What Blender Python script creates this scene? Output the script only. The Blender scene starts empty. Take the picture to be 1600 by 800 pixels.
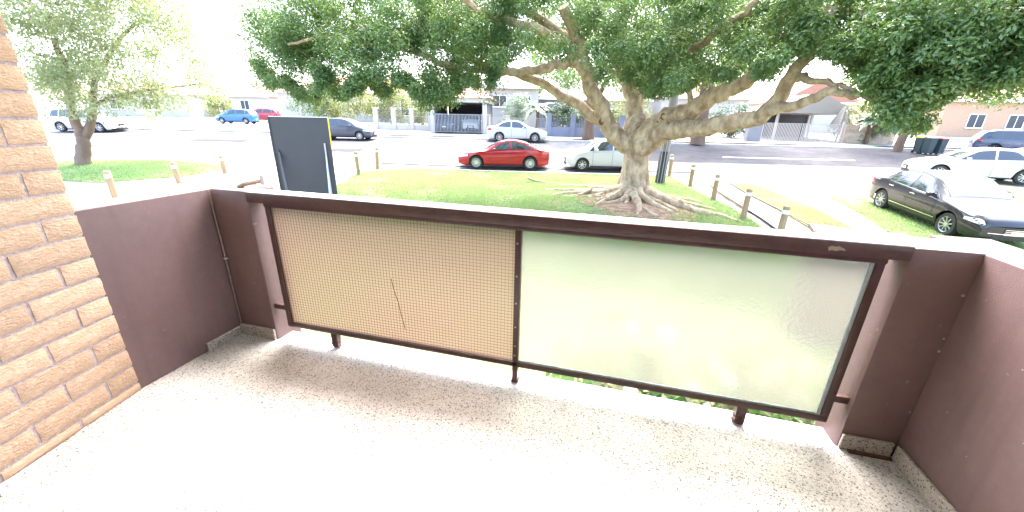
import bpy, bmesh, math, random
import numpy as np
from mathutils import Matrix, Vector

# ------------------------------------------------------------------ camera, sky, sun, exposure
S = bpy.context.scene
COL = S.collection
CAM_H, YAW, PITCH, ROLL, FPX = 1.1907, 0.2534, 0.3449, 0.0213, 595.42
FW = Vector((-math.sin(YAW)*math.cos(PITCH), math.cos(YAW)*math.cos(PITCH), -math.sin(PITCH)))
_r = Vector((math.cos(YAW), math.sin(YAW), 0)); _u = _r.cross(FW)
RT = _r*math.cos(ROLL)+_u*math.sin(ROLL); UP = -_r*math.sin(ROLL)+_u*math.cos(ROLL)
cd = bpy.data.cameras.new('camera'); cam = bpy.data.objects.new('camera', cd); COL.objects.link(cam)
cd.sensor_width = 36; cd.lens = 36*FPX/1600; cd.clip_start = .05; cd.clip_end = 3000
M = Matrix((RT, UP, -FW)).transposed().to_4x4(); M.translation = (0, 0, CAM_H); cam.matrix_world = M
S.camera = cam
S.render.resolution_x, S.render.resolution_y = 1024, 512

SUN_EL, SUN_AZ = math.radians(62), math.radians(92)       # azimuth measured from +x towards +y: high beyond the street
sd = Vector((math.cos(SUN_EL)*math.cos(SUN_AZ), math.cos(SUN_EL)*math.sin(SUN_AZ), math.sin(SUN_EL)))
W = bpy.data.worlds.new('World'); S.world = W; W.use_nodes = True
wn = W.node_tree.nodes; wl = W.node_tree.links
sky = wn.new('ShaderNodeTexSky'); sky.sky_type = 'NISHITA'; sky.sun_disc = False
sky.sun_elevation = SUN_EL; sky.sun_rotation = math.pi/2-SUN_AZ
sky.air_density = 1.0; sky.dust_density = 4.0; sky.ozone_density = .6; sky.altitude = 20
wl.new(sky.outputs[0], wn['Background'].inputs[0]); wn['Background'].inputs[1].default_value = 0.15
sl = bpy.data.lights.new('sun', 'SUN'); sl.energy = 1.3; sl.angle = math.radians(45); sl.color = (1, .95, .87)
so = bpy.data.objects.new('sun', sl); COL.objects.link(so); so.rotation_euler = sd.to_track_quat('Z', 'Y').to_euler()
S.view_settings.view_transform = 'Standard'; S.view_settings.look = 'None'
S.view_settings.gamma = 1; S.view_settings.use_curve_mapping = False
S.view_settings.exposure = 3.62

rng = np.random.default_rng(7); random.seed(7)

# ------------------------------------------------------------------ terrain
TT = [-60, 0, 6, 10, 14, 19, 22, 28, 36, 50, 120, 600]
TZ = [-2.3, -2.1, -1.95, -1.78, -1.5, -1.3, -1.12, -.5, -.1, .35, 2.2, 14]
def smooth(a):
    a = np.clip(a, 0, 1); return a*a*(3-2*a)
def zg(x, y):
    t = -.208*x+.978*y
    z = (np.interp(t-1, TT, TZ)+np.interp(t, TT, TZ)*2+np.interp(t+1, TT, TZ))/4
    z = z + .55*smooth((-6-x)/14)*smooth((24-t)/10)
    return z + .30*np.exp(-((x-1.0)**2/20+(y-12.8)**2/7))
SA = math.radians(12)                                      # the street runs 12 degrees off the balcony front
def st(a, t): return (a*math.cos(SA)-t*math.sin(SA), a*math.sin(SA)+t*math.cos(SA))   # along street, across street
def at(px, py, rho):                                       # point seen in a direction, at a horizontal range
    d = FW+RT*((px-800)/FPX)+UP*((400-py)/FPX); k = rho/math.hypot(d.x, d.y)
    return Vector((d.x*k, d.y*k, CAM_H+d.z*k))

# ------------------------------------------------------------------ helpers
def link(o, parent=None):
    COL.objects.link(o)
    if parent: o.parent = parent
    return o
def tag(o, label=None, cat=None, group=None, kind=None):
    if label: o['label'] = label
    if cat: o['category'] = cat
    if group: o['group'] = group
    if kind: o['kind'] = kind
    return o
def thing(name, loc, rz, label, cat, group=None):
    o = bpy.data.objects.new(name, None); o.empty_display_size = .2; o.location = loc; o.rotation_euler = (0, 0, rz)
    link(o); return tag(o, label, cat, group)
class MB:
    def __init__(s): s.v = []; s.f = []
    def add(s, v, f):
        n = len(s.v); s.v += [tuple(p) for p in v]; s.f += [tuple(i+n for i in q) for q in f]; return s
    def box(s, x0, x1, y0, y1, z0, z1, rz=0, c=None):
        v = [(x, y, z) for z in (z0, z1) for y in (y0, y1) for x in (x0, x1)]
        if rz:
            cx, cy = c or ((x0+x1)/2, (y0+y1)/2); a, b = math.cos(rz), math.sin(rz)
            v = [(cx+(x-cx)*a-(y-cy)*b, cy+(x-cx)*b+(y-cy)*a, z) for x, y, z in v]
        return s.add(v, [(0, 2, 3, 1), (4, 5, 7, 6), (0, 1, 5, 4), (2, 6, 7, 3), (0, 4, 6, 2), (1, 3, 7, 5)])
    def tube(s, pts, rad, n=8, cap=True, sy=None):
        pts = [Vector(p) for p in pts]
        if not hasattr(rad, '__len__'): rad = [rad]*len(pts)
        up = None; v = []; f = []
        for i, p in enumerate(pts):
            d = (pts[min(i+1, len(pts)-1)]-pts[max(i-1, 0)]).normalized()
            if up is None: up = Vector((0, 0, 1)) if abs(d.z) < .9 else Vector((1, 0, 0))
            a = d.cross(up).normalized(); up = a.cross(d).normalized()
            for k in range(n):
                t = 2*math.pi*k/n; v.append(p+(a*math.cos(t)+up*math.sin(t))*rad[i])
        for i in range(len(pts)-1):
            for k in range(n):
                k2 = (k+1) % n; f.append((i*n+k, i*n+k2, (i+1)*n+k2, (i+1)*n+k))
        if cap:
            f.append(tuple(range(n))[::-1]); f.append(tuple((len(pts)-1)*n+k for k in range(n)))
        return s.add(v, f)
    def bar(s, a, b, w, h=None):
        a, b = Vector(a), Vector(b); h = h or w; d = (b-a).normalized()
        up = Vector((0, 0, 1)) if abs(d.z) < .95 else Vector((0, 1, 0))
        x = d.cross(up).normalized(); y = x.cross(d)
        v = [p+x*(i*w/2)+y*(j*h/2) for p in (a, b) for i, j in ((-1, -1), (1, -1), (1, 1), (-1, 1))]
        return s.add(v, [(3, 2, 1, 0), (4, 5, 6, 7), (0, 1, 5, 4), (1, 2, 6, 5), (2, 3, 7, 6), (3, 0, 4, 7)])
    def lathe(s, prof, n=20, axis='z', c=(0, 0, 0)):
        v = []; f = []
        for r, h in prof:
            for k in range(n):
                t = 2*math.pi*k/n; a, b = r*math.cos(t), r*math.sin(t)
                v.append((c[0]+a, c[1]+b, c[2]+h) if axis == 'z' else (c[0]+a, c[1]+h, c[2]+b))
        for i in range(len(prof)-1):
            for k in range(n):
                q = (i*n+k, i*n+(k+1) % n, (i+1)*n+(k+1) % n, (i+1)*n+k)
                f.append(q if axis == 'z' else q[::-1])
        return s.add(v, f)
    def prism(s, poly, z0, z1):
        n = len(poly); v = [(x, y, z0) for x, y in poly]+[(x, y, z1) for x, y in poly]
        return s.add(v, [tuple(range(n))[::-1], tuple(range(n, 2*n))]+[(i, (i+1) % n, n+(i+1) % n, n+i) for i in range(n)])
    def build(s, name, mat, parent=None, smooth_angle=None, bevel=0, label=None, kind=None):
        me = bpy.data.meshes.new(name); me.from_pydata(s.v, [], s.f); me.update()
        if bevel:
            bm = bmesh.new(); bm.from_mesh(me)
            bmesh.ops.recalc_face_normals(bm, faces=bm.faces)
            es = [e for e in bm.edges if len(e.link_faces) == 2 and e.calc_face_angle(0) > .5]
            bmesh.ops.bevel(bm, geom=es, offset=bevel, segments=2, profile=.6, affect='EDGES', clamp_overlap=True)
            bm.to_mesh(me); bm.free()
        if smooth_angle is not None:
            me.polygons.foreach_set('use_smooth', [True]*len(me.polygons)); me.set_sharp_from_angle(angle=math.radians(smooth_angle))
        me.materials.append(mat)
        o = link(bpy.data.objects.new(name, me), parent)
        return tag(o, label, kind=kind)
def npmesh(name, V, F, mat, parent=None, smooth_=False):
    me = bpy.data.meshes.new(name); k = F.shape[1]
    me.vertices.add(len(V)); me.vertices.foreach_set('co', V.astype(np.float32).ravel())
    me.loops.add(F.size); me.loops.foreach_set('vertex_index', F.astype(np.int32).ravel())
    me.polygons.add(len(F)); me.polygons.foreach_set('loop_start', np.arange(0, F.size, k, dtype=np.int32))
    me.polygons.foreach_set('loop_total', np.full(len(F), k, dtype=np.int32))
    if smooth_: me.polygons.foreach_set('use_smooth', np.ones(len(F), dtype=bool))
    me.update(calc_edges=True); me.materials.append(mat)
    return link(bpy.data.objects.new(name, me), parent)

# ------------------------------------------------------------------ materials
def mat(name, col, rough=.6, metal=0, var=0, vscale=3, bump=0, bscale=40, coat=0, spec=.5, obj_random=0, col2=None, mixscale=4, detail=6, coords='Object', stretch=None):
    m = bpy.data.materials.new(name); m.use_nodes = True; n = m.node_tree.nodes; l = m.node_tree.links
    b = n['Principled BSDF']; b.inputs['Roughness'].default_value = rough; b.inputs['Metallic'].default_value = metal
    b.inputs['Base Color'].default_value = (*col, 1); b.inputs['Specular IOR Level'].default_value = spec
    if coat: b.inputs['Coat Weight'].default_value = coat; b.inputs['Coat Roughness'].default_value = .03
    tc = n.new('ShaderNodeTexCoord'); src = tc.outputs[coords]
    if stretch:
        mp = n.new('ShaderNodeMapping'); mp.inputs['Scale'].default_value = stretch; l.new(src, mp.inputs[0]); src = mp.outputs[0]
    out = None
    if col2:
        t = n.new('ShaderNodeTexNoise'); t.inputs['Scale'].default_value = mixscale; t.inputs['Detail'].default_value = detail
        l.new(src, t.inputs['Vector'])
        r = n.new('ShaderNodeValToRGB'); r.color_ramp.elements[0].position = .38; r.color_ramp.elements[1].position = .62
        r.color_ramp.elements[0].color = (*col, 1); r.color_ramp.elements[1].color = (*col2, 1)
        l.new(t.outputs[0], r.inputs[0]); out = r.outputs[0]
    if var or obj_random:
        h = n.new('ShaderNodeHueSaturation'); h.inputs['Color'].default_value = (*col, 1)
        if out: l.new(out, h.inputs['Color'])
        val = None
        if var:
            t = n.new('ShaderNodeTexNoise'); t.inputs['Scale'].default_value = vscale; t.inputs['Detail'].default_value = 8; t.inputs['Roughness'].default_value = .65
            l.new(src, t.inputs['Vector'])
            mr = n.new('ShaderNodeMapRange'); mr.inputs[1].default_value = .25; mr.inputs[2].default_value = .75
            mr.inputs[3].default_value = 1-var; mr.inputs[4].default_value = 1+var; l.new(t.outputs[0], mr.inputs[0]); val = mr.outputs[0]
        if obj_random:
            oi = n.new('ShaderNodeObjectInfo'); mr = n.new('ShaderNodeMapRange'); mr.inputs[3].default_value = 1-obj_random; mr.inputs[4].default_value = 1+obj_random
            l.new(oi.outputs['Random'], mr.inputs[0])
            if val:
                mu = n.new('ShaderNodeMath'); mu.operation = 'MULTIPLY'; l.new(val, mu.inputs[0]); l.new(mr.outputs[0], mu.inputs[1]); val = mu.outputs[0]
            else: val = mr.outputs[0]
        l.new(val, h.inputs['Value']); out = h.outputs[0]
    if out: l.new(out, b.inputs['Base Color'])
    if bump:
        t = n.new('ShaderNodeTexNoise'); t.inputs['Scale'].default_value = bscale; t.inputs['Detail'].default_value = 5; l.new(src, t.inputs['Vector'])
        bp = n.new('ShaderNodeBump'); bp.inputs['Strength'].default_value = bump; bp.inputs['Distance'].default_value = .02
        l.new(t.outputs[0], bp.inputs['Height']); l.new(bp.outputs[0], b.inputs['Normal'])
    return m
def leaf_mat(name, c1, c2, trans=.3, rough=.35, tcol=None, scale=1.2):
    m = mat(name, c1, rough=rough, col2=c2, mixscale=scale, detail=10, spec=.55); n = m.node_tree.nodes; l = m.node_tree.links
    b = n['Principled BSDF']; t = n.new('ShaderNodeBsdfTranslucent'); t.inputs[0].default_value = (*(tcol or [min(1, v*2.2) for v in c2]), 1)
    mx = n.new('ShaderNodeMixShader'); mx.inputs[0].default_value = trans
    l.new(b.outputs[0], mx.inputs[1]); l.new(t.outputs[0], mx.inputs[2]); l.new(mx.outputs[0], n['Material Output'].inputs[0])
    return m
def glass_mat(name, tint, rough, trans_mix, diff, bump, bscale, sharp=0):
    m = bpy.data.materials.new(name); m.use_nodes = True; n = m.node_tree.nodes; l = m.node_tree.links
    b = n['Principled BSDF']; b.inputs['Base Color'].default_value = (*tint, 1); b.inputs['Transmission Weight'].default_value = 1
    b.inputs['Roughness'].default_value = rough; b.inputs['IOR'].default_value = 1.3
    tc = n.new('ShaderNodeTexCoord'); v = n.new('ShaderNodeTexVoronoi'); v.feature = 'SMOOTH_F1'; v.inputs['Scale'].default_value = bscale
    nz = n.new('ShaderNodeTexNoise'); nz.inputs['Scale'].default_value = bscale*.5
    l.new(tc.outputs['Object'], v.inputs['Vector']); l.new(tc.outputs['Object'], nz.inputs['Vector'])
    ad = n.new('ShaderNodeMath'); l.new(v.outputs['Distance'], ad.inputs[0]); l.new(nz.outputs[0], ad.inputs[1])
    bp = n.new('ShaderNodeBump'); bp.inputs['Strength'].default_value = bump; bp.inputs['Distance'].default_value = .004
    l.new(ad.outputs[0], bp.inputs['Height']); l.new(bp.outputs[0], b.inputs['Normal'])
    t = n.new('ShaderNodeBsdfTranslucent'); t.inputs[0].default_value = (*diff, 1); l.new(bp.outputs[0], t.inputs['Normal'])
    d = n.new('ShaderNodeBsdfDiffuse'); d.inputs[0].default_value = (*diff, 1)
    m2 = n.new('ShaderNodeMixShader'); m2.inputs[0].default_value = .25; l.new(t.outputs[0], m2.inputs[1]); l.new(d.outputs[0], m2.inputs[2])
    mx = n.new('ShaderNodeMixShader'); mx.inputs[0].default_value = trans_mix
    l.new(b.outputs[0], mx.inputs[1]); l.new(m2.outputs[0], mx.inputs[2]); l.new(mx.outputs[0], n['Material Output'].inputs[0])
    return m
def terrazzo(name, base, dark):
    m = bpy.data.materials.new(name); m.use_nodes = True; n = m.node_tree.nodes; l = m.node_tree.links
    b = n['Principled BSDF']; b.inputs['Roughness'].default_value = .45
    tc = n.new('ShaderNodeTexCoord'); v = n.new('ShaderNodeTexVoronoi'); v.inputs['Scale'].default_value = 190; v.inputs['Randomness'].default_value = 1
    l.new(tc.outputs['Object'], v.inputs['Vector'])
    sx = n.new('ShaderNodeSeparateColor'); l.new(v.outputs['Color'], sx.inputs[0])
    r = n.new('ShaderNodeValToRGB'); e = r.color_ramp; e.interpolation = 'CONSTANT'
    e.elements[0].position = 0; e.elements[0].color = (*dark, 1); e.elements[1].position = .13; e.elements[1].color = (.36, .34, .315, 1)
    for p, c in ((.36, base), (.62, [min(1, k*1.18) for k in base]), (.86, (.55, .53, .5))): e.elements.new(p).color = (*c, 1)
    l.new(sx.outputs[0], r.inputs[0])
    v2 = n.new('ShaderNodeTexVoronoi'); v2.feature = 'DISTANCE_TO_EDGE'; v2.inputs['Scale'].default_value = 190; l.new(tc.outputs['Object'], v2.inputs['Vector'])
    lt = n.new('ShaderNodeMath'); lt.operation = 'LESS_THAN'; lt.inputs[1].default_value = .07; l.new(v2.outputs['Distance'], lt.inputs[0])
    mx = n.new('ShaderNodeMix'); mx.data_type = 'RGBA'; l.new(lt.outputs[0], mx.inputs[0]); l.new(r.outputs[0], mx.inputs[6]); mx.inputs[7].default_value = (*base, 1)
    nz = n.new('ShaderNodeTexNoise'); nz.inputs['Scale'].default_value = 2.2; nz.inputs['Detail'].default_value = 7; l.new(tc.outputs['Object'], nz.inputs['Vector'])
    mr = n.new('ShaderNodeMapRange'); mr.inputs[1].default_value = .35; mr.inputs[2].default_value = .6; mr.inputs[3].default_value = .72; mr.inputs[4].default_value = 1; l.new(nz.outputs[0], mr.inputs[0])
    h = n.new('ShaderNodeHueSaturation'); l.new(mx.outputs[2], h.inputs['Color']); l.new(mr.outputs[0], h.inputs['Value']); l.new(h.outputs[0], b.inputs['Base Color'])
    bp = n.new('ShaderNodeBump'); bp.inputs['Strength'].default_value = .25; bp.inputs['Distance'].default_value = .003; l.new(v2.outputs['Distance'], bp.inputs['Height']); l.new(bp.outputs[0], b.inputs['Normal'])
    return m

K = {}
K['brick'] = mat('blond_brick', (.46, .305, .20), .9, var=.10, vscale=60, bump=.5, bscale=120, obj_random=.13, col2=(.51, .36, .25), mixscale=30, stretch=(1, .6, 1.3))
K['mortar'] = mat('mortar', (.40, .325, .315), .95, var=.25, vscale=60, bump=.5, bscale=90)
def render_mat(name, c1, c2, stain):
    m = mat(name, c1, .55, var=.10, vscale=26, bump=.16, bscale=220, col2=c2, mixscale=2.2); n = m.node_tree.nodes; l = m.node_tree.links; b = n['Principled BSDF']
    src = b.inputs['Base Color'].links[0].from_socket; tc = n.new('ShaderNodeTexCoord'); mp = n.new('ShaderNodeMapping'); mp.inputs['Scale'].default_value = (7, 7, .55); l.new(tc.outputs['Object'], mp.inputs[0])
    t = n.new('ShaderNodeTexNoise'); t.inputs['Scale'].default_value = 2.4; t.inputs['Detail'].default_value = 7; l.new(mp.outputs[0], t.inputs['Vector'])
    r = n.new('ShaderNodeMapRange'); r.inputs[1].default_value = .52; r.inputs[2].default_value = .78; r.inputs[4].default_value = .55; l.new(t.outputs[0], r.inputs[0])
    mx = n.new('ShaderNodeMix'); mx.data_type = 'RGBA'; l.new(r.outputs[0], mx.inputs[0]); l.new(src, mx.inputs[6]); mx.inputs[7].default_value = (*stain, 1)
    t2 = n.new('ShaderNodeTexNoise'); t2.inputs['Scale'].default_value = 38; t2.inputs['Detail'].default_value = 3; l.new(tc.outputs['Object'], t2.inputs['Vector'])
    r2 = n.new('ShaderNodeMapRange'); r2.inputs[1].default_value = .71; r2.inputs[2].default_value = .74; r2.inputs[4].default_value = .5; l.new(t2.outputs[0], r2.inputs[0])
    m2 = n.new('ShaderNodeMix'); m2.data_type = 'RGBA'; l.new(r2.outputs[0], m2.inputs[0]); l.new(mx.outputs[2], m2.inputs[6]); m2.inputs[7].default_value = (.30, .24, .22, 1)
    l.new(m2.outputs[2], b.inputs['Base Color']); return m
K['brown'] = render_mat('brown_render_paint', (.152, .093, .088), (.178, .112, .107), (.118, .072, .066))
K['brown_gloss'] = mat('brown_gloss_paint', (.075, .04, .036), .28, var=.25, vscale=14, bump=.12, bscale=60)
K['flaked'] = mat('flaked_bare_steel', (.33, .26, .19), .7, var=.3, vscale=40)
K['lit_rail'] = mat('rail_top_light', (.50, .46, .45), .55, var=.12, vscale=9)  # pale tone that stands for light on the rail top
K['rust'] = mat('rusty_steel', (.10, .045, .03), .8, var=.5, vscale=60, bump=.6, bscale=120)
K['lilac'] = mat('weathered_slab_edge', (.50, .46, .49), .6, var=.12, vscale=6, bump=.2, bscale=60)
K['bead'] = mat('old_sealant', (.22, .16, .15), .7, var=.4, vscale=30)
K['speck'] = mat('paint_speck', (.42, .36, .32), .7)
K['terrazzo'] = terrazzo('terrazzo', (.54, .52, .50), (.085, .08, .075))
K['skirt'] = terrazzo('terrazzo_skirting', (.42, .37, .31), (.07, .055, .04))
K['white'] = mat('white_paint', (.78, .77, .74), .6, var=.06, vscale=2, bump=.05, bscale=50)
K['dark_alu'] = mat('dark_aluminium', (.06, .06, .065), .4, metal=.6)
K['putty'] = mat('grey_glazing_putty', (.30, .37, .38), .5, var=.3, vscale=30, bump=.3, bscale=60)
K['clear'] = glass_mat('obscure_glass', (.655, .665, .62), .185, .22, (.48, .485, .44), .20, 85)
K['amber'] = glass_mat('amber_wired_glass', (.54, .44, .39), .30, .30, (.34, .265, .225), .15, 70)
K['wire'] = mat('glass_wire', (.33, .24, .185), .6)
K['crack'] = mat('crack', (.08, .05, .03), .8)
# ground
K['ground'] = mat('pale_ground', (.2, .19, .17), .95, var=.2, vscale=.6, bump=.3, bscale=8)
K['asphalt'] = mat('worn_shaded_asphalt', (.036, .035, .040), .9, var=.30, vscale=2.2, bump=.35, bscale=60, col2=(.055, .053, .058), mixscale=.5, spec=.15)  # darker road tone, tree shade put into the colour
K['glareasphalt'] = mat('glare_pale_asphalt', (.095, .093, .097), .9, var=.30, vscale=2.2, bump=.35, bscale=60, col2=(.14, .136, .138), mixscale=.5, spec=.15)  # paler road tone, glare put into the colour
K['patch'] = mat('tar_patch', (.040, .039, .043), .9, var=.25, vscale=4, bump=.4, bscale=50, spec=.15)
K['concrete'] = mat('pale_concrete', (.27, .26, .245), .9, var=.14, vscale=1.5, bump=.2, bscale=30, obj_random=.06)
K['gravel'] = mat('pale_sandy_verge', (.30, .27, .22), .95, var=.25, vscale=1.2, bump=.5, bscale=25, col2=(.24, .235, .13), mixscale=.5)
K['lawn'] = mat('lawn_soil', (.115, .19, .06), .95, var=.35, vscale=5, bump=.8, bscale=18, col2=(.165, .155, .08), mixscale=.8)
K['grass'] = leaf_mat('grass_blade', (.115, .225, .06), (.205, .285, .105), .3, .6, scale=.9)
K['drygrass'] = leaf_mat('dry_grass_blade', (.17, .185, .075), (.27, .245, .13), .3, .7, scale=.9)
K['mulch'] = mat('leaf_litter', (.17, .09, .055), .95, var=.5, vscale=9, bump=.8, bscale=30, col2=(.3, .19, .12), mixscale=5)
K['kerb'] = mat('kerb_concrete', (.40, .39, .37), .9, var=.2, vscale=4, bump=.2, bscale=40)
K['paint'] = mat('road_paint', (.78, .78, .76), .7, var=.1, vscale=8)
K['timber'] = mat('treated_timber', (.30, .21, .12), .8, var=.3, vscale=5, bump=.4, bscale=30, stretch=(6, 6, .6))
K['timber_old'] = mat('weathered_sleeper', (.2, .15, .11), .9, var=.35, vscale=6, bump=.5, bscale=30)
K['reflector'] = mat('reflector_band', (.62, .64, .66), .35, metal=.2)
K['bark'] = mat('fig_bark', (.28, .20, .118), .85, var=.42, vscale=7, bump=.55, bscale=26, col2=(.41, .32, .21), mixscale=3.5, stretch=(1, 1, .6))
K['bark2'] = mat('brown_bark', (.16, .10, .07), .9, var=.35, vscale=5, bump=.7, bscale=18, stretch=(1, 1, .35))
K['bark3'] = mat('pale_brown_bark', (.18, .125, .095), .9, var=.35, vscale=5, bump=.7, bscale=18, stretch=(1, 1, .35))
K['wound'] = mat('cut_heartwood', (.15, .075, .045), .9, var=.4, vscale=9, bump=.5, bscale=30)
K['figleaf'] = leaf_mat('fig_leaf', (.045, .098, .029), (.115, .19, .057), .28, .36, (.21, .34, .065), 2.2)
K['figleaf2'] = leaf_mat('fig_leaf_young', (.08, .155, .035), (.15, .24, .07), .32, .36, (.28, .42, .09), 1.5)
K['paleleaf'] = leaf_mat('pale_leaf', (.12, .16, .075), (.24, .27, .15), .35, .4, (.42, .48, .2), .8)
K['yellowleaf'] = leaf_mat('yellow_green_leaf', (.07, .10, .025), (.15, .165, .05), .35, .5, None, .8)
K['darkleaf'] = leaf_mat('dark_hedge_leaf', (.025, .055, .025), (.06, .10, .045), .2, .45, None, .8)
K['greyleaf'] = leaf_mat('grey_green_palm', (.10, .15, .10), (.17, .22, .15), .25, .5, None, .8)
K['drycreeper'] = leaf_mat('pale_shrub_leaf', (.10, .13, .06), (.22, .21, .11), .3, .4, None, 3)
K['blossom'] = mat('pink_blossom', (.62, .40, .36), .7)
K['blossom2'] = mat('cream_blossom', (.66, .60, .42), .7)
K['creeper'] = leaf_mat('creeper_leaf', (.05, .12, .03), (.13, .22, .06), .3, .35, None, 3)
# vehicles
def paint(name, c, metal=.0, rough=.5): return mat(name, c, rough, metal=metal, coat=1, spec=.15)
K['red'] = paint('red_car_paint', (.33, .005, .010)); K['silver'] = paint('silver_car_paint', (.44, .445, .455), .3)
K['carwhite'] = paint('white_car_paint', (.5, .51, .53)); K['carblack'] = paint('black_car_paint', (.010, .011, .014))
K['charcoal'] = paint('charcoal_car_paint', (.055, .06, .085)); K['navy'] = paint('navy_car_paint', (.05, .07, .13))
K['blue'] = paint('blue_car_paint', (.03, .14, .45)); K['darkred'] = paint('dark_red_paint', (.35, .03, .04))
K['carglass'] = mat('tinted_car_glass', (.018, .022, .026), .04, spec=.8, coat=.6)
K['rubber'] = mat('tyre_rubber', (.02, .02, .021), .85, bump=.2, bscale=60); K['alloy'] = mat('alloy', (.5, .51, .53), .3, metal=.85)
K['trim'] = mat('black_trim', (.015, .015, .016), .5); K['chrome'] = mat('chrome', (.75, .76, .78), .12, metal=1)
K['lens'] = mat('headlamp_lens', (.70, .73, .76), .08, metal=.3, coat=1); K['taillens'] = mat('tail_lamp_lens', (.42, .012, .015), .1, coat=1)
K['plate'] = mat('number_plate', (.72, .68, .42), .5)
# street
K['board'] = mat('grey_board_back', (.036, .035, .040), .6, var=.10, vscale=2); K['yellow'] = mat('yellow_edge', (.80, .55, .03), .5)
K['galv'] = mat('galvanised_steel', (.38, .40, .44), .4, metal=.7); K['polewood'] = mat('pole_timber', (.22, .20, .20), .85, var=.3, vscale=8, bump=.4, bscale=30, stretch=(5, 5, .3))
K['polebase'] = mat('black_pole_sleeve', (.022, .022, .025), .5)
K['roof'] = mat('terracotta_roof', (.33, .15, .10), .8, var=.2, vscale=6, bump=.5, bscale=12); K['roofgrey'] = mat('grey_roof', (.20, .19, .19), .8, var=.15, vscale=5, bump=.4, bscale=12)
K['cream'] = mat('cream_render', (.42, .395, .35), .85, var=.06, vscale=1.5); K['housegrey'] = mat('grey_render', (.20, .20, .23), .85, var=.08, vscale=1.5)
K['bluegrey'] = mat('blue_grey_render', (.20, .22, .30), .8, var=.1, vscale=2); K['darkpane'] = mat('house_window_glass', (.05, .06, .075), .08, coat=.4)
K['brickhouse'] = mat('orange_brickwork', (.42, .27, .18), .9, var=.2, vscale=6, bump=.2, bscale=30); K['stone'] = mat('stone_block', (.40, .31, .25), .9, var=.2, vscale=5, bump=.4, bscale=20, obj_random=.2)
K['ironwork'] = mat('dark_ironwork', (.05, .055, .07), .5, metal=.4); K['whiteiron'] = mat('white_ironwork', (.42, .39, .37), .5)
K['shade'] = mat('carport_shade_tone', (.10, .10, .12), .9); K['binlid'] = mat('yellow_bin_lid', (.72, .42, .02), .5); K['bin'] = mat('dark_green_bin', (.03, .05, .055), .5)  # carport wall colour darkened for the shade inside
K['binred'] = mat('red_bin_lid', (.5, .02, .03), .5); K['canvas'] = mat('pale_canvas', (.30, .265, .24), .8, var=.05, vscale=3)
K['letterbox'] = mat('brown_letterbox_paint', (.17, .11, .10), .6, var=.15, vscale=5); K['paper'] = mat('paper', (.8, .8, .78), .8)

# ------------------------------------------------------------------ ground sheets
def sheet(name, poly, off, m, res=.5, thick=0, kind='structure', parent=None):
    """a terrain-following sheet over a polygon (x, y)"""
    P = np.array(poly, float); x0, y0 = P.min(0); x1, y1 = P.max(0)
    bm = bmesh.new(); vs = [bm.verts.new((x, y, 0)) for x, y in poly]; bm.faces.new(vs)
    for ax, a, b in ((0, x0, x1), (1, y0, y1)):
        k = a+res
        while k < b:
            co = (k, 0, 0) if ax == 0 else (0, k, 0); no = (1, 0, 0) if ax == 0 else (0, 1, 0)
            bmesh.ops.bisect_plane(bm, geom=bm.verts[:]+bm.edges[:]+bm.faces[:], plane_co=co, plane_no=no); k += res
    bmesh.ops.triangulate(bm, faces=bm.faces)
    for v in bm.verts: v.co.z = float(zg(v.co.x, v.co.y))+off
    bmesh.ops.recalc_face_normals(bm, faces=bm.faces)
    if bm.faces and bm.faces[:][0].normal.z < 0: bmesh.ops.reverse_faces(bm, faces=bm.faces)
    if thick:
        r = bmesh.ops.extrude_face_region(bm, geom=bm.faces[:])
        for v in r['geom']:
            if isinstance(v, bmesh.types.BMVert): v.co.z -= thick
        bmesh.ops.recalc_face_normals(bm, faces=bm.faces)
    me = bpy.data.meshes.new(name); bm.to_mesh(me); bm.free()
    if not thick: me.polygons.foreach_set('use_smooth', [True]*len(me.polygons))
    me.materials.append(m); o = link(bpy.data.objects.new(name, me), parent)
    if kind: o['kind'] = kind
    return o
def ground_sheet():
    gx = np.concatenate([-np.geomspace(900, 60, 14), np.arange(-55, 56, 1.0), np.geomspace(60, 900, 14)])
    gy = np.concatenate([[-300, -80, -20], np.arange(-6, 62, 1.0), np.geomspace(64, 1500, 16)])
    X, Y = np.meshgrid(gx, gy); Z = zg(X, Y)-.07
    V = np.stack([X, Y, Z], -1).reshape(-1, 3); w = len(gx); idx = np.arange(V.shape[0]).reshape(X.shape)
    F = np.stack([idx[:-1, :-1], idx[:-1, 1:], idx[1:, 1:], idx[1:, :-1]], -1).reshape(-1, 4)
    tag(npmesh('ground', V, F, K['ground'], smooth_=True), kind='structure')
ground_sheet()
ROAD_NEAR, ROAD_FAR = 20.6, 30.8
sheet('road', [st(-70, ROAD_NEAR-.0), st(60, ROAD_NEAR), st(60, ROAD_FAR), st(-70, ROAD_FAR)], -.03, K['glareasphalt'], 1.0)
sheet('road_shade_tone', [st(6.5, ROAD_NEAR+2.9), st(60, ROAD_NEAR+2.9), st(60, ROAD_FAR-.02), st(6.0, ROAD_FAR-.02)], -.018, K['asphalt'], 1.0)  # same road in a darker colour, standing in for shade
for a_, t_, w_, h_ in ((-13, 24, 2.2, 1.1), (-3, 27.4, 3.4, .8), (3, 22.2, 1.2, 1.6), (-24, 26.5, 4, .9), (12, 27.8, 2.4, 1.2)):
    sheet('road_patch', [st(a_, t_), st(a_+w_, t_+.05), st(a_+w_-.1, t_+h_), st(a_+.05, t_+h_-.04)], -.010, K['patch'], .8)
sheet('parking_apron', [(-40, 2), (-10.6, 5), (-11.4, 13), (-11.9, 17.6), st(-9, ROAD_NEAR-.06), st(-70, ROAD_NEAR-.06)], -.025, K['concrete'], 1.0)
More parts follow.
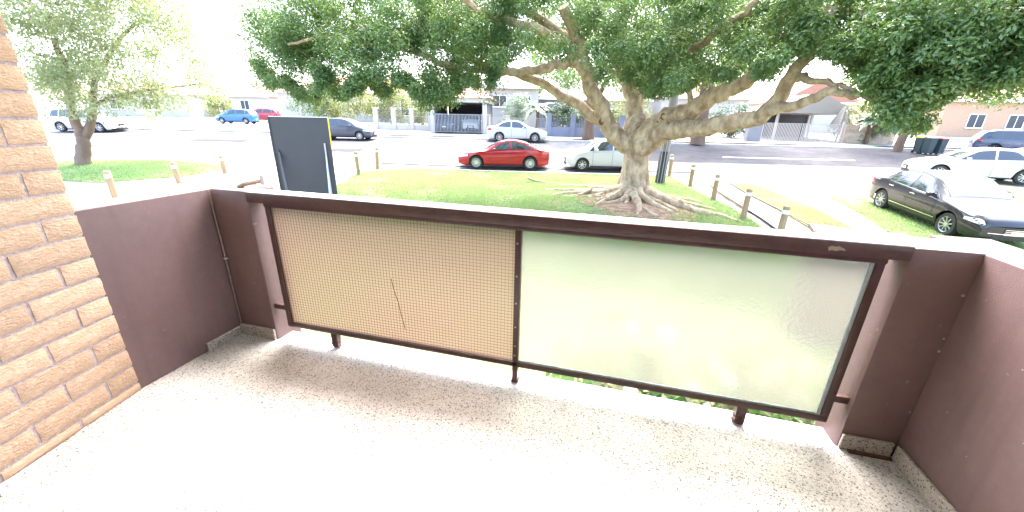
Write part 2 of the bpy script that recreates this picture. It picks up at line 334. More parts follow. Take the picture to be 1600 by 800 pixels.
sheet('sandy_verge', [(4.3, 3), (40, 2), (40, 26), st(36, ROAD_NEAR-.06), st(8.4, ROAD_NEAR-.06), (4.4, 19.9), (4.9, 14), (5.0, 11)], -.03, K['gravel'], .8)
LAWN = [(-10.2, 4.2), (-10.0, 10), (-10.4, 13), (-11.2, 15.2), (-11.0, 16.6), (-9.85, 17.5), (-5, 18.45), (0, 19.5), (2.6, 20.2), (3.3, 18.4), (3.6, 15.2), (4.0, 12.9), (4.5, 11), (4.7, 6), (4.6, 1.9), (-10, 1.9)]
lawn = sheet('lawn', LAWN, 0, K['lawn'], .4)
sheet('concrete_path', [(4.25, 19.6), (4.95, 19.9), (5.05, 17), (5.2, 13.5), (5.5, 11), (6.3, 6), (5.2, 6), (4.72, 11.2), (4.35, 14), (4.2, 17)], .0, K['concrete'], .6)
sheet('verge_grass', [(5.3, 19.2), (6.1, 19.4), (6.9, 15), (6.9, 10), (6.2, 9), (5.7, 12), (5.4, 15)], .0, K['lawn'], .5)
sheet('verge_grass', [(8.3, 17.6), (12.2, 17.9), (13.0, 14.4), (12.6, 11.5), (8.2, 11.4), (7.7, 12.2), (8.2, 14.8)], .0, K['lawn'], .5)
sheet('verge_grass', [(12.6, 18.6), (16, 22.2), (26, 22.8), (26, 16), (13.6, 14)], .0, K['lawn'], .7)
sheet('island_grass', [(-22.5, 9.2), (-20, 8.4), (-17, 9.0), (-15.6, 11), (-15.7, 12.8), (-18, 13.6), (-21.5, 13.5), (-23.2, 11.5)], -.012, K['lawn'], .5)
sheet('footpath', [st(-60, ROAD_FAR+2.0), st(50, ROAD_FAR+2.0), st(50, ROAD_FAR+3.6), st(-60, ROAD_FAR+3.6)], .02, K['concrete'], 1.2)
for a0, a1 in ((-4.5, 3.6), (4.4, 11.0), (21, 27)):
    sheet('verge_grass', [st(a0, ROAD_FAR+.35), st(a1, ROAD_FAR+.35), st(a1-.3, ROAD_FAR+1.9), st(a0+.3, ROAD_FAR+1.9)], .03, K['lawn'], .6)
for a in range(-60, 50, 2):                                   # kerb stones of the far side, with a step
    sheet('kerb_stone', [st(a+.02, ROAD_FAR), st(a+1.98, ROAD_FAR), st(a+1.98, ROAD_FAR+.28), st(a+.02, ROAD_FAR+.28)], .08, K['kerb'], 1.0, thick=.25)
KP = [(-9.9, 17.56), (-5, 18.52), (0, 19.57), (2.6, 20.27)]
for (xa, ya), (xb, yb) in zip(KP[:-1], KP[1:]):               # low kerb between the lawn and the street
    n_ = max(1, int(math.hypot(xb-xa, yb-ya)/1.2))
    for i in range(n_):
        u0, u1 = (i+.008)/n_, (i+.992)/n_; p0 = (xa+(xb-xa)*u0, ya+(yb-ya)*u0); p1 = (xa+(xb-xa)*u1, ya+(yb-ya)*u1)
        sheet('kerb_stone', [p0, p1, (p1[0]-.03, p1[1]+.15), (p0[0]-.03, p0[1]+.15)], .035, K['kerb'], 2.0, thick=.2)
sheet('lane_marking', [st(12, 25.2), st(20, 25.2), st(20, 25.34), st(12, 25.34)], -.006, K['paint'], 1.0)
sheet('leaf_litter', [(-1.3, 13.3), (-.9, 12.5), (-.2, 11.9), (.5, 11.2), (1.5, 11.0), (2.3, 11.5), (2.6, 12.3), (2.3, 13.4), (1.6, 14.5), (-.5, 14.8)], .012, K['mulch'], .3)

def blades(name, poly, n, h, m, skip=None, w=.016):
    P = np.array(poly); lo, hi = P.min(0), P.max(0); out = []
    while sum(map(len, out)) < n:
        q = rng.uniform(lo, hi, (n, 2)); ins = np.zeros(n, bool); j = len(P)-1
        for i in range(len(P)):
            c = ((P[i, 1] > q[:, 1]) != (P[j, 1] > q[:, 1])) & (q[:, 0] < (P[j, 0]-P[i, 0])*(q[:, 1]-P[i, 1])/(P[j, 1]-P[i, 1]+1e-9)+P[i, 0])
            ins ^= c; j = i
        nz = np.sin(q[:, 0]*1.7+np.sin(q[:, 1]*2.1))*np.sin(q[:, 1]*1.3+1.7*np.sin(q[:, 0]*.9))
        ins &= nz > rng.uniform(-1.3, .25, n)
        if skip is not None: ins &= ((q[:, 0]-skip[0])**2/skip[2]**2+(q[:, 1]-skip[1])**2/skip[3]**2) > rng.uniform(.25, 1.5, n)
        out.append(q[ins])
    q = np.concatenate(out)[:n]
    z = zg(q[:, 0], q[:, 1]); a = rng.uniform(0, 2*np.pi, n); hh = h*rng.uniform(.5, 1.3, n); ln = rng.normal(0, .5, (n, 2))*hh[:, None]
    dx = np.stack([np.cos(a), np.sin(a)], 1)*w*(.6+rng.random(n))[:, None]
    b = np.stack([q[:, 0], q[:, 1], z-.005], 1); V = np.zeros((n, 3, 3))
    V[:, 0] = b; V[:, 0, :2] -= dx; V[:, 1] = b; V[:, 1, :2] += dx; V[:, 2] = b; V[:, 2, :2] += ln; V[:, 2, 2] += hh
    o = npmesh(name, V.reshape(-1, 3), np.arange(3*n).reshape(-1, 3), m)
    return o
VIS = [(-10.0, 9.5), (-10.4, 13), (-11.2, 15.2), (-9.85, 17.4), (0, 19.4), (2.6, 20.1), (3.55, 15.2), (4.4, 11), (4.6, 7), (-8, 7)]
tag(blades('grass', VIS, 170000, .06, K['grass'], (.8, 13.0, 1.9, 1.9)), 'short green lawn grass under the spreading fig tree', 'grass', kind='stuff')
tag(blades('grass', VIS, 40000, .055, K['drygrass'], (.8, 13.0, 1.6, 1.6)), 'dry straw coloured blades scattered through the lawn', 'grass', kind='stuff')
tag(blades('grass', [(5.3, 19.2), (6.1, 19.4), (6.9, 15), (6.9, 10), (6.2, 9), (5.7, 12), (5.4, 15)], 9000, .05, K['drygrass']), 'thin dry grass strip beside the concrete path', 'grass', kind='stuff')
tag(blades('grass', [(8.3, 17.6), (12.2, 17.9), (13.0, 14.4), (12.6, 11.5), (8.2, 11.4), (7.7, 12.2)], 16000, .05, K['grass']), 'patchy grass verge under the parked black sedan', 'grass', kind='stuff')
tag(blades('grass', [(12.6, 18.6), (16, 22.2), (26, 22.8), (26, 16), (13.6, 14)], 16000, .06, K['grass']), 'grass verge in front of the white sedan', 'grass', kind='stuff')
tag(blades('grass', [(-22.5, 9.2), (-20, 8.4), (-17, 9.0), (-15.6, 11), (-15.7, 12.8), (-18, 13.6), (-21.5, 13.5), (-23.2, 11.5)], 14000, .07, K['grass']), 'grass on the island round the pale leaved tree', 'grass', kind='stuff')

# ------------------------------------------------------------------ balcony
XL, XR, YP = -1.977, 1.146, 1.463
PL0, PL1 = -1.966, -1.728            # left pier
PR0, PR1 = .9612, 1.146              # right pier
o = MB().box(-3.4, 2.6, -2.6, YP, -.2, 0).build('balcony_floor', K['terrazzo']); tag(o, kind='structure')
o2 = MB().box(-3.4, 2.6, YP, 1.572, -.2, -.006).build('slab_edge', K['lilac'], o, bevel=.008)
tag(MB().box(-4.2, 3.4, -2.75, 1.95, 2.52, 2.72).build('balcony_ceiling', K['white']), kind='structure')  # unseen slab, front edge drawn out past the rail to shade the floor
b = thing('apartment_wall', (0, -1.6, 0), 0, 'brick rear wall of the apartment with a sliding glass door', 'wall')
MB().box(-4.2, -1.3, -.2, 0, 0, 2.515).box(1.3, 3.4, -.2, 0, 0, 2.515).box(-1.3, 1.3, -.2, 0, 2.15, 2.515).build('wall', K['brickhouse'], b)
MB().box(-1.3, 1.3, -.12, -.1, 0, 2.15).build('sliding_door', K['darkpane'], b)
b = thing('parapet_wall', (XL, 1.2, 0), 0, 'brown painted parapet between the brick wall and the narrow pier', 'wall', None)
MB().box(-.16, 0, -.262, .55, 0, .826).build('wall', K['brown'], b, bevel=.006, smooth_angle=40)
MB().box(0, .012, .06, .249, 0, .05).build('skirting', K['skirt'], b, bevel=.004)
b = thing('parapet_wall', (XR, .6, 0), 0, 'brown painted parapet running back beside the wide rendered pier', 'wall', None)
MB().box(0, .18, -2.2, 1.1, 0, .822).build('wall', K['brown'], b, bevel=.006, smooth_angle=40)
MB().box(-.014, 0, -2.2, .845, 0, .068).build('skirting', K['skirt'], b, bevel=.004)
def specks(parent, plane, pts):
    for (p, q, s) in pts:
        mb = MB(); n = 6; ring = [(p+s*math.cos(k*math.pi/3)*random.uniform(.6, 1.2), q+s*math.sin(k*math.pi/3)*random.uniform(.6, 1.2)) for k in range(n)]
        if plane[0] == 'x': v = [(plane[1], a, c) for a, c in ring]+[(plane[1]+plane[2], p, q)]
        else: v = [(a, plane[1], c) for a, c in ring]+[(p, plane[1]+plane[2], q)]
        mb.add(v, [(k, (k+1) % n, n) for k in range(n)]).build('paint_chip', K['speck'], parent)
specks(b, ('x', 0, -.003), [(.2+random.uniform(-.2, .58), random.uniform(.12, .76), random.uniform(.0015, .005)) for _ in range(16)])
b = thing('pier', ((PL0+PL1)/2, YP, 0), 0, 'slim brown rendered pier carrying the amber glass end of the railing', 'pier')
hw = (PL1-PL0)/2
MB().box(-hw-.0, hw, 0, .17, -.15, .834).build('shaft', K['brown'], b, bevel=.018, smooth_angle=40)
MB().box(-hw, hw-.004, -.014, -.001, 0, .066).build('skirting', K['skirt'], b, bevel=.004)
MB().tube([(-hw+.004, -.004, .07), (-hw+.006, -.004, .45), (-hw+.004, -.004, .82)], [.003, .004, .003], 6).build('sealant_bead', K['bead'], b)
MB().lathe([(.001, -.004), (.010, -.003), (.011, .004), (.001, .007)], 9, 'z', (-hw+.012, -.008, .46)).build('sealant_lump', K['speck'], b)
b = thing('pier', ((PR0+PR1)/2, YP, 0), 0, 'broad brown rendered pier with a worn rounded edge beside the clear pane', 'pier')
hw = (PR1-PR0)/2
MB().box(-hw, hw+.1, 0, .17, -.15, .828).build('shaft', K['brown'], b, bevel=.022, smooth_angle=40)
MB().box(-hw+.004, hw-.014, -.014, -.001, 0, .066).build('skirting', K['skirt'], b, bevel=.004)
MB().box(-hw+.03, hw-.016, -.030, -.0145, .0005, .008).build('rust_stain', K['rust'], b)
specks(b, ('y', -.0005, -.003), [(hw-.005-random.uniform(0, .008), z, random.uniform(.003, .006)) for z in (.21, .47, .52, .68)])

# brick wall: each brick a mesh of its own over a recessed mortar core
BA = -.19
b = thing('brick_wall', (-1.972, .952, 0), math.atan(-BA), 'blond rock-faced brick wall of the apartment beside the brown parapet', 'wall')
MB().box(-.23, -.0055, -1.55, -.004, 0, 2.5).build('mortar', K['mortar'], b)
def brick_mesh(L, H, D, seed):
    r = random.Random(seed); nx, nz = max(3, int(L/.02)), 5; v = []; f = []
    for j in range(nz+1):
        for i in range(nx+1):
            e = 0 if (i in (0, nx) or j in (0, nz)) else 1
            v.append((-.004*(1-e)+e*(r.uniform(.0, .0007)), -L+L*i/nx+(0 if e else r.uniform(-.0015, .0015)), H*j/nz+(0 if e else r.uniform(-.0015, .0015))))
    w = nx+1
    for j in range(nz):
        for i in range(nx): f.append((j*w+i, j*w+i+1, (j+1)*w+i+1, (j+1)*w+i))
    n = len(v); c = [0, nx, nz*w+nx, nz*w]
    border = [i for i in range(w)]+[j*w+nx for j in range(1, nz+1)]+[nz*w+i for i in range(nx-1, -1, -1)]+[j*w for j in range(nz-1, 0, -1)]
    v += [(-D, v[i][1], v[i][2]) for i in border]; m = len(border)
    f += [(border[(k+1) % m], border[k], n+k, n+(k+1) % m) for k in range(m)]
    me = bpy.data.meshes.new('brick'); me.from_pydata(v, [], f); me.materials.append(K['brick']); me.update()
    me.polygons.foreach_set('use_smooth', [True]*len(me.polygons)); me.set_sharp_from_angle(angle=math.radians(35)); return me
FULL = [brick_mesh(.23, .075, .1, i) for i in range(8)]; HALF = [brick_mesh(.11, .075, .1, 50+i) for i in range(5)]
Z0 = .0406
for c in range(-1, 28):
    z = Z0+.086*c+.0055
    y = 0.0; first = (c % 2 == 0)
    k = 0
    while y > -1.4:
        half = (k == 0 and first)
        me = random.choice(HALF if half else FULL); L = .11 if half else .23
        if z+.06 > 0:
            o = bpy.data.objects.new('brick', me); link(o, b); o.location = (random.uniform(0, .002), y, max(z, 0.001))
            if z < 0: o.scale.z = (z+.074)/.075
        y -= L+.011; k += 1

# railing
YR0, YR1 = 1.480, 1.560
b = thing('balcony_railing', (-.37, 1.52, 0), 0, 'brown steel railing with one amber and one clear obscure glass pane', 'railing')
ox, oy = .37, -1.52
def rb(x0, x1, y0, y1, z0, z1, name, m, parent=None, bevel=.003, label=None):
    return MB().box(x0+ox, x1+ox, y0+oy, y1+oy, z0, z1).build(name, m, parent or b, bevel=bevel, smooth_angle=40, label=label)
tr = rb(PL1+.002, PR0-.002, 1.452, 1.548, .781, .831, 'top_rail', K['brown_gloss'], bevel=.004)
bpts = [(.722, .806), (.731, .813), (.744, .810), (.752, .813), (.768, .806), (.775, .799), (.758, .800), (.748, .796), (.733, .798), (.727, .794)]
MB().add([(x+ox, y+oy, z) for y in (1.4505, 1.4525) for x, z in bpts], [tuple(range(10)), tuple(range(19, 9, -1))]+[((i+1) % 10, i, 10+i, 10+(i+1) % 10) for i in range(10)]).build('bare_patch', K['flaked'], tr, label='chipped patch of bare metal on the top rail')
rb(PL1+.006, PR0-.006, 1.457, 1.543, .8312, .8326, 'lit_top', K['lit_rail'], tr, bevel=0, label='painted-in light on the upper face of the top rail')  # light on the rail top, put in as a pale strip
rb(-1.655, .915, 1.475, 1.515, .758, .7805, 'head_bar', K['brown_gloss'])
bb = rb(-1.655, .915, 1.480, 1.512, .086, .112, 'bottom_bar', K['brown_gloss'])
rb(-1.655, -1.627, 1.480, 1.512, .112, .758, 'stile', K['brown_gloss'])
rb(.887, .915, 1.480, 1.512, .112, .758, 'stile', K['brown_gloss'])
rb(-.372, -.345, 1.480, 1.512, .012, .758, 'mullion', K['brown_gloss'])
for z in (.70, .55, .42, .30, .2, .15):
    MB().lathe([(.0, -.004), (.004, -.003), (.004, 0)], 8, 'y', (-.36+ox, 1.4795+oy, z)).build('screw', K['galv'], b)
rb(PL1-.004, -1.655, 1.484, 1.508, .183, .211, 'bracket', K['brown_gloss'])
rb(.915, PR0+.004, 1.484, 1.508, .183, .213, 'bracket', K['brown_gloss'])
for x in (-1.365, .618):
    f = rb(x-.02, x+.02, 1.482, 1.512, .006, .086, 'foot', K['brown_gloss'], bevel=.004)
    mb = MB()
    for k in range(5):
        r_ = .023+random.uniform(-.003, .004)
        mb.lathe([(r_*.7, 0), (r_, .003), (r_*.95, .008), (r_*.7, .011)], 9, 'z', (x+ox+random.uniform(-.003, .003), 1.497+oy, .002+k*.009))
    mb.build('rust_scale', K['rust'], f)
rb(-.376, -.341, 1.478, 1.514, -.003, .012, 'foot', K['rust'], bevel=.002)
ga = rb(-1.627, -.372, 1.492, 1.498, .112, .758, 'glass_pane', K['amber'], bevel=0, label='amber brown wired glass pane with a crack')
gc = rb(-.345, .887, 1.492, 1.498, .112, .758, 'glass_pane', K['clear'], bevel=0, label='pale obscure textured glass pane')
mb = MB(); x = -1.62
while x < -.376:
    mb.box(x+ox-.00065, x+ox+.00065, 1.4895+oy, 1.4918+oy, .112, .758); x += .0165
z = .121
while z < .756:
    mb.box(-1.627+ox, -.372+ox, 1.4892+oy, 1.4915+oy, z-.00065, z+.00065); z += .0155
mb.build('wire_grid', K['wire'], ga, kind='stuff')
pts = [(-.985, .455), (-.978, .41), (-.970, .375), (-.957, .33), (-.949, .27), (-.937, .215), (-.932, .187)]
MB().tube([(px+ox, 1.4885+oy, pz) for px, pz in pts], .0016, 5).build('crack', K['crack'], ga)
for nm, a in (('putty_bead', (.874, .887, 1.484, 1.4915, .112, .758)), ('putty_bead', (-.345, .874, 1.484, 1.4915, .112, .122))): rb(*a, nm, K['putty'], gc, bevel=.003)
# torn bracket stub on the slim pier
b = thing('broken_handrail_bracket', (-1.80, 1.585, .834), 0, 'bent peeling bracket stub left on top of the slim pier', 'bracket')
MB().tube([(-.045, -.06, .0), (-.02, -.05, .016), (.02, -.02, .026), (.055, .0, .032)], [.013, .012, .011, .012], 7).build('bent_arm', K['flaked'], b, smooth_angle=40)
MB().box(.05, .075, -.015, .015, .012, .062).build('plate', K['lilac'], b, bevel=.003)
b = thing('door_frame', (-1.865, .40, 0), 0, 'dark aluminium frame edge at the foot of the brick wall', 'door frame')
MB().box(0, .05, -.5, .05, 0.001, .012).build('track', K['dark_alu'], b, bevel=.002)
MB().box(.0, .045, .0, .048, .012, 2.3).build('jamb', K['dark_alu'], b, bevel=.003)

# ------------------------------------------------------------------ foliage helpers
def leaf_cloud(name, C, R, n, size, m, parent=None, droop=.2, flat=1.0, aspect=.42):
    C = np.asarray(C, float); R = np.asarray(R, float); N = len(C)*n
    c = np.repeat(C, n, 0); r = np.repeat(R, n)
    d = rng.normal(size=(N, 3)); d /= np.linalg.norm(d, axis=1)[:, None]
    p = c+d*(r*rng.random(N)**.45)[:, None]*np.array([1.1, 1.1, flat])
    nrm = d*.7+rng.normal(size=(N, 3))*.55+np.array([0, 0, .55]); nrm /= np.linalg.norm(nrm, axis=1)[:, None]
    t = rng.normal(size=(N, 3))+d*.6-np.array([0, 0, droop]); t -= nrm*(t*nrm).sum(1)[:, None]; t /= np.linalg.norm(t, axis=1)[:, None]
    s = np.cross(nrm, t); L = size*rng.uniform(.65, 1.25, N)[:, None]; w = L*aspect*.5
    V = np.stack([p, p+t*L*.5+s*w+nrm*L*.08, p+t*L-nrm*L*.06, p+t*L*.5-s*w+nrm*L*.08], 1).reshape(-1, 3)
    q = np.arange(N)[:, None]*4; F = np.concatenate([q+np.array([[0, 1, 2]]), q+np.array([[0, 2, 3]])], 1).reshape(-1, 3)
    return npmesh(name, V, F, m, parent)
def in_poly(x, y, P):
    c = False; j = len(P)-1
    for i in range(len(P)):
        if (P[i][1] > y) != (P[j][1] > y) and x < (P[j][0]-P[i][0])*(y-P[i][1])/(P[j][1]-P[i][1])+P[i][0]: c = not c
        j = i
    return c
def curve(pts, sub=5):
    P = [Vector(p) for p in pts]; out = []
    for i in range(len(P)-1):
        a, b_, c, d = P[max(i-1, 0)], P[i], P[i+1], P[min(i+2, len(P)-1)]
        for k in range(sub):
            t = k/sub; out.append(.5*((2*b_)+(c-a)*t+(2*a-5*b_+4*c-d)*t*t+(3*b_-a-3*c+d)*t**3))
    return out+[P[-1]]
def limb(mb, pts, r0, r1, n=10, sub=5, wob=.05):
    c = curve(pts, sub); m = len(c)
    for p in c[1:-1]: p += Vector((random.uniform(-1, 1), random.uniform(-1, 1), random.uniform(-1, 1)))*wob
    rad = [r0+(r1-r0)*(i/(m-1))**.8 for i in range(m)]; rad = [r*random.uniform(.975, 1.03) for r in rad]
    mb.tube(c, rad, n)

# ------------------------------------------------------------------ the fig tree
FX, FY = .72, 14.3; FZ = float(zg(FX, FY))
fig = thing('fig_tree', (FX, FY, FZ), 0, 'huge spreading fig tree with buttress roots on the lawn', 'tree')
def fl(px, py, rho): p = at(px, py, rho); return (p.x-FX, p.y-FY, p.z-FZ)
mb = MB()
# trunk: fluted, flaring into the roots
n, v, f = 40, [], []
prof = [(-.15, 1.05), (.05, .95), (.2, .80), (.4, .69), (.7, .60), (1.0, .555), (1.4, .53), (1.8, .56), (2.2, .62), (2.5, .55), (2.75, .3)]
for h, r in prof:
    for k in range(n):
        a = 2*math.pi*k/n; fl_ = (.16*math.sin(5*a+.6)+.10*math.sin(9*a+1.9+h*.4))*max(.25, 1-h/2.2)
        rr = r*(.98 if h < .1 else .75)*(1+fl_); v.append((rr*math.cos(a)-.03*h, rr*math.sin(a)*.9, h))
for i in range(len(prof)-1):
    for k in range(n): f.append((i*n+k, i*n+(k+1) % n, (i+1)*n+(k+1) % n, (i+1)*n+k))
f.append(tuple((len(prof)-1)*n+k for k in range(n)))
MB().add(v, f).build('trunk', K['bark'], fig, smooth_angle=70)
limbs = [
    ([fl(980, 225, 14.3), fl(955, 203, 14.2), fl(935, 160, 14.0), fl(922, 132, 13.8), fl(905, 70, 13.2), fl(880, 10, 12.6)], .36, .16),
    ([fl(945, 196, 14.3), fl(905, 165, 14.4), fl(868, 143, 14.4), fl(830, 122, 14.2), fl(760, 100, 13.8), fl(690, 70, 13.4)], .21, .09),
    ([fl(908, 95, 13.4), fl(880, 99, 13.3), fl(840, 108, 13.1), fl(790, 113, 13.0), fl(720, 106, 12.9), fl(640, 80, 12.8), fl(560, 40, 12.7)], .19, .06),
    ([fl(988, 220, 14.4), fl(991, 185, 14.5), fl(989, 154, 14.6), fl(972, 112, 14.8), fl(968, 60, 14.6), fl(975, 0, 14.4), fl(980, -90, 14)], .33, .14),
    ([fl(1000, 222, 14.1), fl(1020, 200, 13.8), fl(1042, 184, 13.6), fl(1080, 175, 13.3), fl(1114, 150, 13.1), fl(1155, 134, 12.9), fl(1215, 90, 12.6), fl(1280, 30, 12.3)], .40, .14),
    ([fl(1005, 228, 13.9), fl(1040, 206, 13.5), fl(1068, 201, 13.2), fl(1105, 199, 12.8), fl(1159, 187, 12.4), fl(1200, 174, 12.1), fl(1232, 130, 11.8), fl(1262, 85, 11.5), fl(1300, 10, 11.2)], .36, .11),
    ([fl(1195, 176, 12.1), fl(1220, 168, 11.8), fl(1262, 158, 11.4), fl(1299, 144, 11.0), fl(1330, 149, 10.9), fl(1378, 149, 10.7), fl(1440, 120, 11.0)], .16, .03),
    ([fl(1246, 122, 11.7), fl(1290, 128, 11.2), fl(1340, 145, 11.0)], .10, .03),
    ([fl(985, 215, 14.6), fl(1000, 150, 15.6), fl(1040, 80, 16.8), fl(1080, 20, 17.5), fl(1100, -60, 18)], .3, .1),
    ([fl(922, 132, 13.8), fl(870, 60, 12.6), fl(780, 30, 11.8), fl(735, 8, 11.3), fl(700, -40, 11)], .15, .06),
    ([fl(1080, 80, 12.6), fl(1120, 48, 12.0), fl(1165, 20, 11.4), fl(1200, -20, 10.9)], .12, .05),
    ([fl(905, 70, 13.2), fl(820, 20, 13.6), fl(700, -30, 14), fl(560, -60, 14)], .16, .05),
    ([fl(1080, 172, 13.3), fl(1075, 140, 13.0), fl(1058, 110, 12.8), fl(1050, 80, 12.6)], .09, .04),
    ([fl(640, 80, 12.8), fl(560, 70, 13.1), fl(500, 60, 13.4), fl(450, 70, 13.5)], .07, .03),
    ([fl(1280, 30, 12.3), fl(1400, 10, 11.6), fl(1480, 30, 11.6), fl(1560, 50, 12)], .10, .03),
]
for pts, r0, r1 in limbs:
    m_ = MB(); limb(m_, pts, r0, r1); m_.build('limb', K['bark'], fig, smooth_angle=70)
def root(pts, r0, r1):
    c = curve([(x, y, 0) for x, y in pts], 5); m = len(c); pp = []
    for i, p in enumerate(c):
        r = r0+(r1-r0)*(i/(m-1)); z = float(zg(p.x, p.y))-FZ+r*.25
        pp.append((p.x-FX+random.uniform(-.03, .03), p.y-FY+random.uniform(-.03, .03), z+(.22*(1-i/(m-1))**4 if i < m*.5 else 0)))
    MB().tube(pp, [(r0+(r1-r0)*(i/(m-1)))*random.uniform(.85, 1.15) for i in range(m)], 9).build('root', K['bark'], fig, smooth_angle=70)
root([(.4, 14.1), (-.1, 13.8), (-.7, 13.95), (-1.5, 13.9), (-2.1, 13.5)], .20, .04)
root([(.3, 14.25), (-.5, 14.3), (-1.5, 14.65), (-2.5, 14.5)], .15, .04)
root([(-.7, 13.95), (-1.2, 13.5), (-1.7, 13.3)], .07, .03)
root([(1.1, 13.95), (1.6, 13.4), (2.1, 12.95), (2.7, 12.55), (3.3, 12.45), (3.7, 12.1)], .20, .035)
root([(1.1, 14.1), (1.9, 13.75), (2.6, 13.35), (3.2, 13.2)], .16, .04)
root([(1.1, 14.3), (1.9, 14.2), (2.6, 14.3), (3.0, 14.0)], .13, .03)
root([(2.1, 12.95), (2.5, 12.9), (2.9, 12.95)], .07, .03)
root([(.8, 14.7), (.9, 15.5), (1.4, 16.2)], .14, .05)
root([(.4, 14.6), (-.3, 15.4), (-1.2, 15.9), (-2.2, 16.0)], .13, .04)
root([(-3.6, 16.2), (-2.8, 16.4), (-1.9, 16.3)], .05, .03)
for i in range(13):                                                   # the tangle of buttress roots towards the building
    a0_ = -2.75+i*.19+random.uniform(-.06, .06); L_ = random.uniform(1.1, 2.2); w_ = random.uniform(-.25, .25); pts = []
    for k in range(5):
        u = k/4; r_ = .5+L_*u; aa = a0_+w_*math.sin(u*3.0+i); pts.append((FX+r_*math.cos(aa)*.95, FY+r_*math.sin(aa)))
    root(pts, random.uniform(.10, .19), random.uniform(.025, .05))
for px, py, rho, r in ((940, 190, 13.86, .10), (1000, 203, 13.9, .12), (1036, 182, 13.3, .08)):     # old pruning scars
    p = fl(px, py, rho); mb = MB(); k = 9
    ring = [(p[0]+r*random.uniform(.7, 1.1)*math.cos(2*math.pi*i/k), p[1]+random.uniform(-.02, .02), p[2]+r*random.uniform(.8, 1.4)*math.sin(2*math.pi*i/k)) for i in range(k)]
    back = [(x*1.0, y+.3, z) for x, y, z in ring]
    mb.add(ring+back+[(p[0], p[1]+.05, p[2])], [(i, (i+1) % k, 2*k) for i in range(k)]+[((i+1) % k, i, k+i, k+(i+1) % k) for i in range(k)]).build('pruning_scar', K['wound'], fig)
FOL = [(393, -420), (390, 40), (400, 100), (423, 132), (445, 130), (470, 150), (492, 164), (506, 120), (518, 140), (534, 156), (552, 140), (574, 118), (599, 148), (625, 128), (640, 132), (664, 164), (684, 140), (702, 160), (722, 128), (742, 130), (760, 156), (774, 112), (800, 82), (915, 78), (925, 125),
       (960, 112), (985, 122), (1015, 145), (1045, 140), (1065, 140), (1110, 120), (1160, 118), (1200, 112), (1225, 84), (1262, 72), (1325, 84), (1352, 118), (1385, 152), (1400, 194), (1434, 196), (1450, 154), (1488, 142), (1500, 112), (1540, 128), (1600, 112), (1700, 120), (1900, 120), (1900, -420)]
def rho_at(px):
    b_ = float(np.interp(px, [390, 600, 800, 1000, 1150, 1300, 1400, 1600, 1900], [15.2, 13.6, 13.0, 13.2, 12.6, 11.6, 10.4, 11.0, 12.0]))
    s_ = float(np.interp(px, [390, 600, 1000, 1300, 1400, 1600, 1900], [1.2, 2.2, 2.8, 2.0, .9, 1.4, 2.0])); return b_+random.uniform(-1, 1)*s_
C, R, C2, R2 = [], [], [], []
while len(C) < 640:
    px, py = random.uniform(385, 1750), random.triangular(-60, 240, 60)
    if not in_poly(px, py, FOL): continue
    if py > 60 and 1090 < px < 1250 and random.random() < .55: continue
    if px > 1290 and random.random() < .48: continue
    rh = rho_at(px); p = at(px, py, rh); q = (p.x-FX, p.y-FY, p.z-FZ); ks = (rh/13.5)**1.6
    if random.random() < .22: C2.append(q); R2.append(random.uniform(.28, .5)*ks)
    C.append(q); R.append(random.uniform(.30, .60)*ks)
for _ in range(170):                                                   # hanging tips along the lower edge
    i = random.randrange(2, len(FOL)-4); a, b_ = FOL[i], FOL[i+1]; t = random.random(); px = a[0]+(b_[0]-a[0])*t; py = a[1]+(b_[1]-a[1])*t
    if 795 < px < 930 or py > 400 or py < 0: continue
    p = at(px, py-4, rho_at(px)); C.append((p.x-FX, p.y-FY, p.z-FZ)); R.append(random.uniform(.14, .28))
leaf_cloud('crown', C, R, 380, .095, K['figleaf'], fig)
leaf_cloud('crown', C2, R2, 260, .085, K['figleaf2'], fig)
T, TR = [], []
while len(T) < 96:                                                   # the dome of the crown above
    x, y = random.uniform(-9.5, 12), random.uniform(-7, 8)
    rr = math.hypot((x-1)/10.5, y/7.5)
    if rr > 1: continue
    T.append((x, y, 5.6+3.6*(1-rr*rr)**.5*random.uniform(.35, 1))); TR.append(random.uniform(.8, 1.2))
leaf_cloud('upper_crown', T, TR, 330, .19, K['figleaf'], fig)

# ------------------------------------------------------------------ other trees and plants
def plant(name, loc, label, cat, stems, C, R, n, size, m, bark='bark2', group=None, aspect=.42, flat=1.0):
    t = thing(name, loc, 0, label, cat, group); L = Vector(loc)
    for pts, r0, r1 in stems:
        m_ = MB(); limb(m_, [Vector(p)-L for p in pts], r0, r1, wob=.03); m_.build('trunk', K[bark], t, smooth_angle=70)
    leaf_cloud('crown', np.asarray(C)-np.array(loc), R, n, size, m, t, aspect=aspect, flat=flat)
    return t
base = (-20.96, 10.85, -.95)
LT = [(0, -120), (-60, 60), (25, 60), (60, 100), (75, 165), (130, 172), (200, 165), (225, 182), (250, 182), (250, 160), (305, 168), (345, 148), (350, 108), (315, 85), (300, 30), (270, -20), (200, -90)]
C, R = [], []
while len(C) < 240:
    px, py = random.uniform(-60, 345), random.uniform(-120, 190)
    if in_poly(px, py, LT) and not (245 < px < 290 and 70 < py < 130 and random.random() < .6):
        p = at(px, py, 22.6+random.uniform(-2.6, 2.6)); C.append(tuple(p)); R.append(random.uniform(.4, .75))
